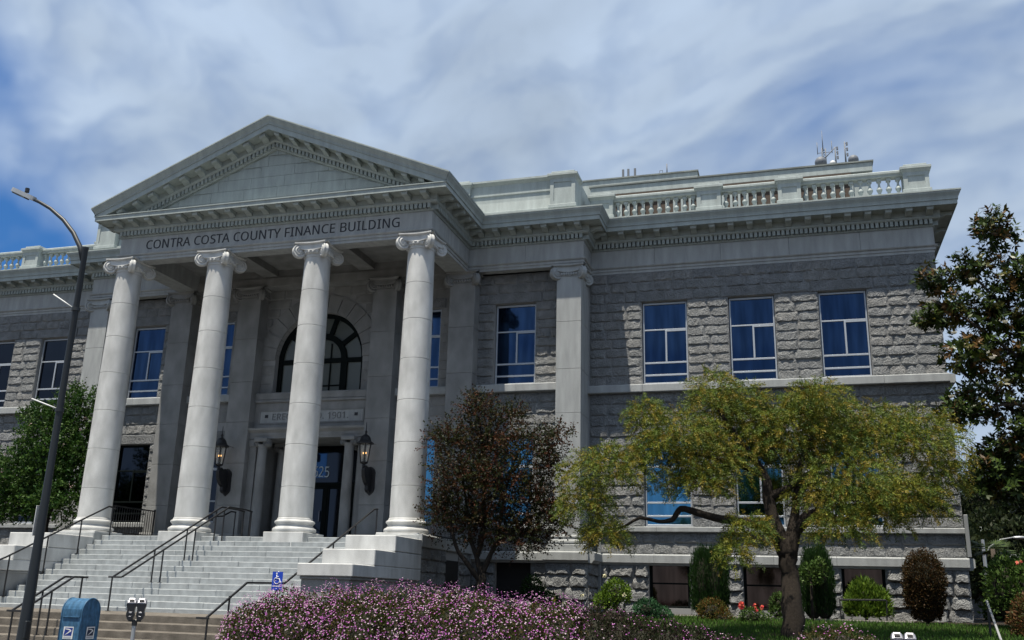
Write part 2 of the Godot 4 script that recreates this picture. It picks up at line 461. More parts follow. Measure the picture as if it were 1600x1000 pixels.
# ------------------------------------------------------------------ rock-faced stone
func make_rocks() -> void:
	for v in 14:
		var long := v >= 7
		var nx := 8 if long else 6
		var ny := 5
		var st := begin()
		var px: Array = []
		var grid: Array = []
		for j in ny:
			var row: Array = []
			for i in nx:
				var fx := float(i) / (nx - 1); var fy := float(j) / (ny - 1)
				var edge := i == 0 or j == 0 or i == nx - 1 or j == ny - 1
				var x := fx - 0.5; var y := fy - 0.5
				var z := 0.0
				if edge:
					if i != 0 and i != nx - 1: x += R.randf_range(-0.03, 0.03)
					z = R.randf_range(0.05, 0.25) if j == 0 else (R.randf_range(0.3, 0.5) if j == ny - 1 else R.randf_range(0.1, 0.35))
				else:
					x = clampf(x * 1.14 + R.randf_range(-0.05, 0.05), -0.47, 0.47)
					y = clampf(y * [1.0, 1.5, 1.0, 1.35, 1.0][j] + R.randf_range(-0.085, 0.085), -0.45, 0.44)
					z = [0.0, R.randf_range(0.8, 1.3), R.randf_range(0.65, 1.15), R.randf_range(0.5, 0.9), 0.0][j]
				row.append(Vector3(x, y, z))
			grid.append(row)
		face_grid(st, grid)
		rock.append(st.commit())
		var s2 := begin()
		for j in ny:
			for i in nx:
				var p: Vector3 = grid[j][i]
				grid[j][i] = Vector3(p.x, p.y, p.z * 0.35 + 0.12)
		face_grid(s2, grid)
		ashlar.append(s2.commit())

func face_grid(st: SurfaceTool, g: Array) -> void:
	var ny := g.size(); var nx: int = g[0].size()
	for j in ny - 1:
		for i in nx - 1:
			if (i + j) % 2:
				tri(st, g[j][i], g[j][i + 1], g[j + 1][i + 1], Vector3(0, 0, 1)); tri(st, g[j][i], g[j + 1][i + 1], g[j + 1][i], Vector3(0, 0, 1))
			else:
				tri(st, g[j][i], g[j][i + 1], g[j + 1][i], Vector3(0, 0, 1)); tri(st, g[j + 1][i], g[j][i + 1], g[j + 1][i + 1], Vector3(0, 0, 1))
	var d := Vector3(0, 0, -0.6)
	for i in nx - 1:
		quad(st, g[0][i], g[0][i + 1], g[0][i + 1] + d, g[0][i] + d, Vector3(0, -1, 0))
		quad(st, g[ny - 1][i], g[ny - 1][i + 1], g[ny - 1][i + 1] + d, g[ny - 1][i] + d, Vector3(0, 1, 0))
	for j in ny - 1:
		quad(st, g[j][0], g[j + 1][0], g[j + 1][0] + d, g[j][0] + d, Vector3(-1, 0, 0))
		quad(st, g[j][nx - 1], g[j + 1][nx - 1], g[j + 1][nx - 1] + d, g[j][nx - 1] + d, Vector3(1, 0, 0))
	st.generate_normals()

func lay(x0: float, x1: float, y0: float, h: float, frame: Transform3D, depth: float, weight: float, smooth := false, lmin := 0.46, lmax := 0.88) -> void:
	# one run of blocks from x0 to x1 in the frame's x, course from y0 to y0 + h
	var x := x0
	while x1 - x > 0.05:
		var l := R.randf_range(lmin, lmax)
		if x1 - x - l < lmin * 0.8: l = x1 - x
		if l > lmax * 1.35: l *= 0.5
		var mid := Vector3(x + l / 2, y0 + h / 2, 0)
		var v := R.randi_range(0, 6) + (7 if l > 0.6 else 0)
		var t := frame * Transform3D(Basis.from_scale(Vector3((l - 0.014), h - 0.010, depth * R.randf_range(0.75, 1.2))), mid)
		stones.append({"t": t, "v": v, "s": smooth, "w": weight, "m": ["granite_a", "granite_a", "granite_b", "granite_c"][R.randi_range(0, 3)]})
		x += l

func courses(x0: float, x1: float, levels: Array, holes: Array, frame: Transform3D, depth: float, weight: float, smooth := false) -> void:
	# levels: y of each bed joint; holes: Rect2(x, y, w, h) in the frame
	for i in levels.size() - 1:
		var y0: float = levels[i]; var y1: float = levels[i + 1]
		var cuts: Array = []
		for r: Rect2 in holes:
			if r.position.y < y1 - 0.03 and r.end.y > y0 + 0.03: cuts.append(Vector2(r.position.x, r.end.x))
		cuts.sort_custom(func(a, b): return a.x < b.x)
		var x := x0
		for c in cuts:
			if c.x > x: lay(x, c.x, y0, y1 - y0, frame, depth, weight, smooth)
			x = maxf(x, c.y)
		if x < x1: lay(x, x1, y0, y1 - y0, frame, depth, weight, smooth)

func levels(a: float, b: float, n: int) -> Array:
	var o: Array = []
	for i in n + 1: o.append(lerpf(a, b, float(i) / n))
	return o

func wall_core(called: String, x0: float, x1: float, y0: float, y1: float, z: float, thick: float, holes: Array, m: Material) -> MeshInstance3D:
	var xs: Array = [x0, x1]; var ys: Array = [y0, y1]
	for r: Rect2 in holes:
		xs.append_array([r.position.x, r.end.x]); ys.append_array([r.position.y, r.end.y])
	xs.sort(); ys.sort()
	var st := begin()
	for i in xs.size() - 1:
		var run: float = -1e9
		for j in ys.size() - 1:
			if xs[i + 1] - xs[i] < 0.001 or ys[j + 1] - ys[j] < 0.001: continue
			var c := Vector2((xs[i] + xs[i + 1]) / 2, (ys[j] + ys[j + 1]) / 2)
			var open := false
			for r: Rect2 in holes:
				if r.has_point(c): open = true
			if not open: box(st, Vector3(xs[i], ys[j], z - thick), Vector3(xs[i + 1], ys[j + 1], z))
	return part(called, st, m, B)

# ------------------------------------------------------------------ building
const XR := 21.486     # right end of the wing
const XM := 10.134     # right end of the projecting middle
const XF := 5.938      # half width of the portico
const ZF := 4.937      # portico front
const ZM := 1.25       # middle front

func plan(d := 0.0, zw := 0.0) -> Array:
	return [Vector2(XR + d, -15), Vector2(XR + d, zw + d), Vector2(XM + d, zw + d), Vector2(XM + d, ZM + d), Vector2(XF + d, ZM + d), Vector2(XF + d, ZF + d), Vector2(-XF - d, ZF + d), Vector2(-XF - d, ZM + d), Vector2(-XM - d, ZM + d), Vector2(-XM - d, zw + d), Vector2(-XR - d, zw + d), Vector2(-XR - d, -15)]

func building() -> void:
	B = thing("civic_building", "large grey granite civic building with columned portico, pediment and rows of blue windows", "building")
	walls()
	courses_and_trim()
	entablature()
	pediment()
	parapet()
	columns()
	windows()
	portal()
	place_stones()

func walls() -> void:
	var mor: Material = M.mortar
	for s in [1.0, -1.0]:
		var ref := func(a: float, b: float) -> Array: return [minf(a * s, b * s), maxf(a * s, b * s)]
		# wing
		var w: Array = []
		var wb: Array = []
		for k in [[11.919, 13.475], [14.858, 16.371], [17.768, 19.282]]:
			var e: Array = ref.call(k[0], k[1])
			w.append(Rect2(e[0], 5.754, e[1] - e[0], 2.928)); w.append(Rect2(e[0], 1.03, e[1] - e[0], 2.93))
			wb.append(Rect2(e[0] + 0.13, -1.5, e[1] - e[0] - 0.26, 1.6))
		var x: Array = ref.call(XM - 0.1, XR - 0.06)
		wall_core("granite_wall", x[0], x[1], 0.1, 9.78, -0.05, 0.5, w, mor)
		wall_core("basement_wall", x[0], x[1], -2.2, 0.1, 0.02, 0.5, wb, mor)
		var fr := Transform3D()
		var wt := 1.0 if s > 0 else 3.0
		var fz := Transform3D(Basis(), Vector3(0, 0, -0.05))
		var lint: Array = []
		for r: Rect2 in w: lint.append(Rect2(r.position.x - 0.22, r.end.y, r.size.x + 0.44, 0.362))
		courses(x[0] + 0.05, x[1] + 0.03, levels(0.142, 0.84, 2), [], fz, 0.052, wt * 0.95)
		var low: Array = levels(1.009, 3.96, 9); low.append_array(levels(3.96, 5.453, 4).slice(1))
		courses(x[0] + 0.05, x[1] + 0.03, low, w + lint, fz, 0.052, wt * 1.1)
		var hi: Array = levels(5.727, 8.682, 9); hi.append_array([9.044, 9.406, 9.768])
		courses(x[0] + 0.05, x[1] + 0.03, hi, w + lint, fz, 0.052, wt * 0.7)
		for r: Rect2 in lint: lintel(r, -0.05)
		courses(x[0], x[1] + 0.03, levels(-1.73, -0.21, 4), wb, Transform3D(Basis(), Vector3(0, 0, 0.02)), 0.12, wt * 0.9)
		# middle
		var m: Array = []
		var e2: Array = ref.call(6.821, 8.32)
		m.append(Rect2(e2[0], 5.754, 1.499, 2.928)); m.append(Rect2(e2[0], 1.03, 1.499, 2.93))
		x = ref.call(6.0, 9.4)
		wall_core("granite_wall", x[0], x[1], -2.2, 9.78, 0.715, 0.5, m + [Rect2(7.1 if s > 0 else -8.3, -1.4, 1.2, 1.4)], mor)
		fz = Transform3D(Basis(), Vector3(0, 0, 0.715))
		lint = []
		for r: Rect2 in m: lint.append(Rect2(r.position.x - 0.22, r.end.y, r.size.x + 0.44, 0.362))
		courses(x[0] + 0.1, x[1] - 0.1, levels(0.142, 0.84, 2), [], fz, 0.052, wt * 1.0)
		courses(x[0] + 0.1, x[1] - 0.1, low, m + lint, fz, 0.052, wt * 1.2)
		courses(x[0] + 0.1, x[1] - 0.1, hi, m + lint, fz, 0.052, wt * 0.75)
		for r: Rect2 in lint: lintel(r, 0.715)
		courses(x[0] + 0.1, x[1] - 0.1, levels(-1.73, -0.21, 4), [Rect2(7.1 if s > 0 else -8.3, -1.4, 1.2, 1.4)], fz, 0.12, wt)
		part("basement_door", boxm(Vector3(s * 7.1, -1.8, 0.5), Vector3(s * 8.3, 0.0, 0.55)), M.dark, B)
		# return between middle and wing, and the pier under the end pilaster
		part("granite_wall", boxm(Vector3(s * 9.22, 0.0, 0.6), Vector3(s * 9.9, 9.78, -0.5)), mor, B)
		part("pier_base", boxm(Vector3(s * 8.95, -2.2, -0.4), Vector3(s * 10.33, -0.2, 1.38)), mor, B)
		var pf := Transform3D(Basis(), Vector3(0, 0, 1.38))
		x = ref.call(8.95, 10.33)
		courses(x[0], x[1], levels(-1.73, -0.21, 4), [], pf, 0.12, wt)
		var pr := Transform3D(Basis(Vector3.UP, PI / 2 * s), Vector3(s * 10.33, 0, 0))
		courses(-1.38, 0.0, levels(-1.73, -0.21, 4), [], pr, 0.12, wt * 1.4) if s > 0 else courses(0.0, 1.38, levels(-1.73, -0.21, 4), [], pr, 0.12, wt * 1.4)
		# side bays behind the columns
		var sb: Array = []
		e2 = ref.call(3.72, 4.78)
		sb.append(Rect2(e2[0], 5.754, 1.06, 2.928)); sb.append(Rect2(e2[0], 1.03, 1.06, 3.0))
		x = ref.call(2.4, 6.0)
		wall_core("portico_wall", x[0], x[1], 0.2, 9.78, 0.715, 0.5, sb, mor)
		lint = []
		for r: Rect2 in sb: lint.append(Rect2(r.position.x - 0.18, r.end.y, r.size.x + 0.36, 0.362))
		x = ref.call(3.2, 5.35)
		courses(x[0], x[1], low, sb + lint, fz, 0.055, wt * 1.5, true)
		courses(x[0], x[1], hi, sb + lint, fz, 0.055, wt * 1.3, true)
		for r: Rect2 in lint: lintel(r, 0.70)
		# side walls, to the back of the building
		part("side_wall", boxm(Vector3(s * (XR - 0.5), -2.2, -0.55), Vector3(s * (XR - 0.02), 9.78, -15.0)), M.shade_stone, B)
		part("roof_slab", boxm(Vector3(s * 0.0, 11.2, -15.0), Vector3(s * (XR - 0.1), 11.5, -0.3)), M.roof_grey, B)
	part("back_wall", boxm(Vector3(-XR + 0.5, -2.2, -15.0), Vector3(XR - 0.5, 11.2, -14.6)), M.shade_stone, B)
	# centre bay: arched opening above the portal
	var st := begin()
	var n := 28
	for i in n:
		var a0 := PI * i / n; var a1 := PI * (i + 1) / n
		var p0 := Vector3(-cos(a0) * 1.79, 7.02 + sin(a0) * 1.79, 0.715); var p1 := Vector3(-cos(a1) * 1.79, 7.02 + sin(a1) * 1.79, 0.715)
		var t0 := Vector3(p0.x, 9.78, 0.715); var t1 := Vector3(p1.x, 9.78, 0.715)
		quad(st, p0, p1, t1, t0, Vector3(0, 0, 1))
		var d := Vector3(0, 0, -0.45)
		quad(st, p0, p1, p1 + d, p0 + d, Vector3(0, -1, 0))
	for s in [-1.0, 1.0]: box(st, Vector3(s * 1.79, 5.6, 0.265), Vector3(s * 2.42, 9.78, 0.715))
	part("arch_wall", st, mor, B)
	var h: Array = []
	for r in [0.0]: h.append(Rect2(-1.79, 5.0, 3.58, 2.02))
	var lv: Array = levels(5.727, 9.768, 11)
	for i in lv.size() - 1:
		var lo: float = maxf(lv[i], 7.02) - 7.02
		var half := sqrt(maxf(0.0, 2.42 * 2.42 - lo * lo)) if lv[i] > 6.9 else 2.42
		if lv[i + 1] < 7.03: half = 1.79
		if half < 2.38:
			for s in [-1.0, 1.0]: lay(minf(s * half, s * 2.38), maxf(s * half, s * 2.38), lv[i], lv[i + 1] - lv[i], Transform3D(Basis(), Vector3(0, 0, 0.715)), 0.06, 1.2, true, 0.5, 0.9)
	for k in 13:
		var a0 := PI * k / 13 + 0.006; var a1 := PI * (k + 1) / 13 - 0.006
		var poly: Array = []
		for q in 4: poly.append(Vector2(-cos(lerpf(a0, a1, q / 3.0)) * 1.79, 7.02 + sin(lerpf(a0, a1, q / 3.0)) * 1.79))
		for q in 4: poly.append(Vector2(-cos(lerpf(a1, a0, q / 3.0)) * 2.46, 7.02 + sin(lerpf(a1, a0, q / 3.0)) * 2.46))
		st = begin()
		extrude(st, poly, 0.42, Transform3D(Basis(), Vector3(0, 0, 0.35)))
		part("voussoir", st, M.shade_stone, B)
	# podium under the portico
	part("portico_floor", boxm(Vector3(-6.25, -2.4, 0.3), Vector3(6.25, 0.285, 4.97)), M.step_stone_b, B)
	for s in [1.0, -1.0]:
		part("podium_wall", boxm(Vector3(s * 4.9, -2.4, 0.3), Vector3(s * 6.26, 0.02, 5.4)), mor, B)
		part("podium_cap", boxm(Vector3(s * 4.875, 0.02, 0.5), Vector3(s * 6.36, 0.375, 5.46), 0.02), M.ashlar, B)
		var pr := Transform3D(Basis(Vector3.UP, PI / 2 * s), Vector3(s * 6.26, 0, 0))
		var hole := Rect2(-3.3, -1.6, 1.25, 1.35) if s > 0 else Rect2(2.05, -1.6, 1.25, 1.35)
		if s > 0: courses(-5.4, -0.9, levels(-1.75, 0.02, 5), [hole], pr, 0.08, 0.8)
		else: courses(0.9, 5.4, levels(-1.75, 0.02, 5), [hole], pr, 0.08, 3.0)
		part("basement_window", boxm(Vector3(s * 6.2, -1.6, 2.05), Vector3(s * 6.275, -0.25, 3.3)), M.dark, B)

func lintel(r: Rect2, z: float) -> void:
	var st := begin()
	box(st, Vector3(r.position.x + 0.006, r.position.y + 0.004, z - 0.3), Vector3(r.end.x - 0.006, r.end.y - 0.006, z + 0.055), 0.015)
	part("lintel", st, M.granite_b, B)

func place_stones() -> void:
	# the 300 blocks that show largest are parts; the rest is one part
	var eye := Vector3(16.6, -1.26, 31.4)
	for s in stones:
		var o: Vector3 = s.t.origin
		var sc: Vector3 = s.t.basis.get_scale()
		s["k"] = sc.x * sc.y / (eye - o).length_squared() / s.w
	stones.sort_custom(func(a, b): return a.k > b.k)
	var group := node("rusticated_facade", B)
	var rest := {}
	for i in stones.size():
		var s: Dictionary = stones[i]
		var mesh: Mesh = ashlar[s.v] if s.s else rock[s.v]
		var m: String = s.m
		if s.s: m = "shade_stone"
		if i < 296:
			put("stone", mesh, M[m], group, s.t)
		else:
			if not rest.has(m): rest[m] = [PackedVector3Array(), PackedVector3Array()]
			var src: PackedVector3Array = mesh.get_faces()
			var t: Transform3D = s.t
			var vs: PackedVector3Array = t * src
			var ns := PackedVector3Array()
			ns.resize(vs.size())
			for q in range(0, vs.size(), 3):
				var nn := (vs[q + 2] - vs[q]).cross(vs[q + 1] - vs[q]).normalized()
				ns[q] = nn; ns[q + 1] = nn; ns[q + 2] = nn
			rest[m][0].append_array(vs); rest[m][1].append_array(ns)
	var am := ArrayMesh.new()
	var k := 0
	for m in rest:
		var arr := []
		arr.resize(Mesh.ARRAY_MAX)
		arr[Mesh.ARRAY_VERTEX] = rest[m][0]; arr[Mesh.ARRAY_NORMAL] = rest[m][1]
		am.add_surface_from_arrays(Mesh.PRIMITIVE_TRIANGLES, arr)
		am.surface_set_material(k, M[m]); k += 1
	var o := MeshInstance3D.new()
	o.name = "stonework"
	o.mesh = am
	B.add_child(o, true)
	o.set_meta("kind", "stuff")

func trim(called: String, path: Array, prof: Array, m: Material, parent: Node = null) -> MeshInstance3D:
	var st := begin()
	sweep(st, path, prof)
	return part(called, st, m, parent if parent else B)

func slab_row(called: String, a: Vector2, b: Vector2, prof: Array, len_: float, m: Material) -> void:
	# a moulded course cut into blocks with open joints; a to b with the outside on the left
	var n := maxi(1, roundi((b - a).length() / len_))
	var d := (b - a).normalized() * 0.004
	for i in n:
		var p := a.lerp(b, float(i) / n) + d; var q := a.lerp(b, float(i + 1) / n) - d
		trim(called, [p, q], prof, m)

func courses_and_trim() -> void:
	var sill := [Vector2(-0.3, 5.453), Vector2(0.17, 5.453), Vector2(0.19, 5.475), Vector2(0.19, 5.70), Vector2(0.17, 5.727), Vector2(-0.3, 5.74)]
	var low := [Vector2(-0.3, 0.84), Vector2(0.10, 0.84), Vector2(0.12, 0.86), Vector2(0.12, 0.99), Vector2(0.10, 1.009), Vector2(-0.3, 1.02)]
	var water := [Vector2(-0.3, -0.21), Vector2(0.08, -0.21), Vector2(0.13, -0.14), Vector2(0.17, -0.13), Vector2(0.17, 0.10), Vector2(0.13, 0.142), Vector2(-0.3, 0.16)]
	for s in [1.0, -1.0]:
		var runs := [[XR, XM - 0.1, -0.02], [9.25, 6.2, 0.765], [5.3, 3.2, 0.765]]
		for r in runs:
			var a := Vector2(r[0] if s > 0 else -r[1], r[2]); var b := Vector2(r[1] if s > 0 else -r[0], r[2])
			slab_row("sill_course", a, b, sill, 1.9, M.ashlar)
			if r[0] > 6.0:
				slab_row("lower_sill_course", a, b, low, 2.1, M.ashlar)
		var wp := [[Vector2(XR, 0.0), Vector2(10.38, 0.0)], [Vector2(10.38, 1.4), Vector2(8.9, 1.4)], [Vector2(8.9, 0.765), Vector2(6.3, 0.765)]]
		for w in wp:
			if s > 0: slab_row("water_table", w[0], w[1], water, 1.9, M.ashlar)
			else: slab_row("water_table", Vector2(-w[1].x, w[1].y), Vector2(-w[0].x, w[0].y), water, 1.9, M.ashlar)
		if s > 0:
			trim("water_table", [Vector2(10.38, -0.15), Vector2(10.38, 1.4)], water, M.ashlar)
			trim("water_table", [Vector2(XR, -3.0), Vector2(XR, -0.002)], water, M.ashlar)
			trim("sill_course", [Vector2(XR, -3.0), Vector2(XR, -0.022)], sill, M.ashlar)
		# pilaster pedestal
		part("pilaster_plinth", boxm(Vector3(s * 9.02, 0.142, -0.1), Vector3(s * 10.24, 0.36, 1.40), 0.015), M.ashlar, B)
		var base := [Vector2(-0.3, 0.36), Vector2(0.13, 0.36), Vector2(0.15, 0.41), Vector2(0.14, 0.47), Vector2(0.09, 0.49), Vector2(0.07, 0.53), Vector2(0.09, 0.58), Vector2(0.08, 0.63), Vector2(0.02, 0.66), Vector2(-0.3, 0.67)]
		var pp := [Vector2(10.05, 0.0), Vector2(10.05, 1.25), Vector2(9.2, 1.25), Vector2(9.2, 0.75)]
		if s < 0: pp = [Vector2(-9.2, 0.75), Vector2(-9.2, 1.25), Vector2(-10.05, 1.25), Vector2(-10.05, 0.0)]
		trim("pilaster_base", pp, base, M.ashlar)
		# downpipe in the corner of the wing
		for dp in [[10.47, -1.9, 9.3, 0.17], [XR + 0.02, 0.165, 9.6, 0.06]]:
			var st := begin()
			box(st, Vector3(s * dp[0] - 0.055, dp[1], dp[3]), Vector3(s * dp[0] + 0.055, 1.4 if dp[0] > 20 else 0.6, dp[3] + 0.09), 0.012)
			part("downpipe", st, M.pipe_paint, B)
	trim("sill_course", [Vector2(2.35, 0.80), Vector2(-2.35, 0.80)], sill, M.shade_stone)

func entablature() -> void:
	var p := plan()
	# architrave, frieze blocks, bed moulding, corona and gutter
	var arch := [Vector2(-0.35, 9.768), Vector2(-0.02, 9.768), Vector2(-0.02, 9.865), Vector2(0.01, 9.868), Vector2(0.01, 9.955), Vector2(0.05, 9.965), Vector2(0.075, 10.0), Vector2(0.075, 10.024), Vector2(-0.35, 10.03)]
	trim("architrave", p, arch, M.ashlar)
	for i in p.size() - 1:
		var a: Vector2 = p[i]; var b: Vector2 = p[i + 1]
		slab_row("frieze_block", a, b, [Vector2(-0.3, 10.03), Vector2(0.0, 10.03), Vector2(0.0, 10.64), Vector2(-0.3, 10.64)], 2.2, M.ashlar)
	trim("bed_moulding", p, [Vector2(-0.3, 10.645), Vector2(0.03, 10.645), Vector2(0.06, 10.68), Vector2(0.06, 10.70), Vector2(-0.01, 10.71), Vector2(-0.01, 10.865), Vector2(0.175, 10.865), Vector2(0.21, 10.90), Vector2(0.22, 10.95), Vector2(-0.3, 10.955)], M.painted)
	trim("corona", p, [Vector2(-0.3, 10.96), Vector2(0.22, 10.96), Vector2(0.22, 11.13), Vector2(0.26, 11.15), Vector2(0.66, 11.15), Vector2(0.66, 11.12), Vector2(0.685, 11.12), Vector2(0.685, 11.265), Vector2(0.715, 11.275), Vector2(0.715, 11.305), Vector2(-0.2, 11.36)], M.painted)
	var gut := [Vector2(0.2, 11.312), Vector2(0.70, 11.312), Vector2(0.705, 11.335), Vector2(0.72, 11.39), Vector2(0.755, 11.45), Vector2(0.79, 11.50), Vector2(0.80, 11.545), Vector2(0.815, 11.55), Vector2(0.815, 11.595), Vector2(0.76, 11.60), Vector2(-0.15, 11.72)]
	for e in [[0, 4], [6, 10]]:
		var gs := begin()
		sweep(gs, p, gut, false, e[0], e[1])
		part("gutter_moulding", gs, M.painted, B)
	# modillions and dentils
	var mod := begin()
	extrude(mod, [Vector2(0.2, 0.0), Vector2(0.2, 0.17), Vector2(0.62, 0.17), Vector2(0.62, 0.10), Vector2(0.60, 0.065), Vector2(0.55, 0.05), Vector2(0.48, 0.06), Vector2(0.42, 0.055), Vector2(0.33, 0.02), Vector2(0.26, 0.0)], 0.2, Transform3D(Basis(), Vector3(0, 0, -0.1)))
	box(mod, Vector3(0.2, 0.135, -0.12), Vector3(0.635, 0.169, 0.12))
	mod.generate_normals()
	var mesh := mod.commit()
	var dent := begin()
	for i in range(0, p.size() - 1):
		var a: Vector2 = p[i]; var b: Vector2 = p[i + 1]
		var d := (b - a).normalized(); var o := Vector2(d.y, -d.x)
		var bs := Basis(Vector3(o.x, 0, o.y), Vector3.UP, Vector3(-d.x, 0, -d.y))
		var c0 := 0.36 if outer(p, i) else -0.36; var c1 := 0.36 if outer(p, i + 1) else -0.36
		var L := (b - a).length()
		var start := 0.12 if c0 > 0 else 0.55
		var stop := L - (0.12 if c1 > 0 else 0.55)
		var n := maxi(1, roundi((stop - start) / 0.63))
		if (i == 0 or i == p.size() - 2): n = 10; 
		for k in n + 1:
			var t := lerpf(start, stop, float(k) / n)
			if (i == 0 and t < L - 6.5) or (i == p.size() - 2 and t > 6.5): continue
			var q := a + d * t
			put("modillion", mesh, M.painted, B, Transform3D(bs, Vector3(q.x, 10.965, q.y)))
		var nd := int((L + 0.1) / 0.15)
		for k in nd:
			var t := L * (k + 0.5) / nd
			if (i == 0 and t < L - 4.0) or (i == p.size() - 2 and t > 4.0): continue
			var q := a + d * t
			box(dent, Vector3(-0.02, 10.702, -0.05), Vector3(0.165, 10.866, 0.05), 0.0, Transform3D(bs, Vector3(q.x, 0, q.y)))
	var dm := part("dentils", dent, M.painted, B)
	dm.set_meta("kind", "stuff")
	# portico ceiling and beams
	part("architrave_beam", boxm(Vector3(-XF + 0.05, 9.775, 4.40), Vector3(XF - 0.05, 10.5, 4.90)), M.ashlar, B)
	for s in [1.0, -1.0]:
		part("architrave_beam", boxm(Vector3(s * 5.15, 9.775, 1.0), Vector3(s * (XF - 0.06), 10.5, 4.398)), M.ashlar, B)
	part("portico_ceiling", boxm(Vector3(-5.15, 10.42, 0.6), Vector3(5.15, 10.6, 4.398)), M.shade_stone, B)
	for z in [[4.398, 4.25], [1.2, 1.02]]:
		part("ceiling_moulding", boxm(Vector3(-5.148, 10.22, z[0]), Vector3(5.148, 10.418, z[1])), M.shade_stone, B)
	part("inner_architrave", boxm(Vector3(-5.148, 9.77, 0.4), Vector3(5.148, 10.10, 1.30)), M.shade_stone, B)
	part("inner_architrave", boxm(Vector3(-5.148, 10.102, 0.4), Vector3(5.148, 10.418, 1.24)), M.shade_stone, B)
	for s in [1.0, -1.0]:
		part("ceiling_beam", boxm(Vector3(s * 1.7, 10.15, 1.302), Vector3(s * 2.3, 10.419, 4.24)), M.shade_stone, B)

func outer(p: Array, i: int) -> bool:
	if i == 0 or i == p.size() - 1: return true
	var d0: Vector2 = p[i] - p[i - 1]; var d1: Vector2 = p[i + 1] - p[i]
	return d0.cross(d1) > 0.0

func rake_sweep(st: SurfaceTool, prof: Array) -> void:
	# profile of Vector2(out, height below the top line), along both slopes of the pediment
	var k := 0.4195
	for s in [1.0, -1.0]:
		for j in prof.size() - 1:
			var q: Array = []
			for e in [[0, j], [1, j], [1, j + 1], [0, j + 1]]:
				var v: Vector2 = prof[e[1]]
				var x := minf(XF + v.x, 6.75 - (-0.375 - v.y) / k) if e[0] == 0 else 0.0
				q.append(Vector3(s * x, 11.595 + (6.75 - x) * k + v.y, ZF + v.x))
			var d: Vector2 = prof[j + 1] - prof[j]
			quad(st, q[0], q[1], q[2], q[3], Vector3(0, -d.x, d.y) if true else Vector3.ZERO)

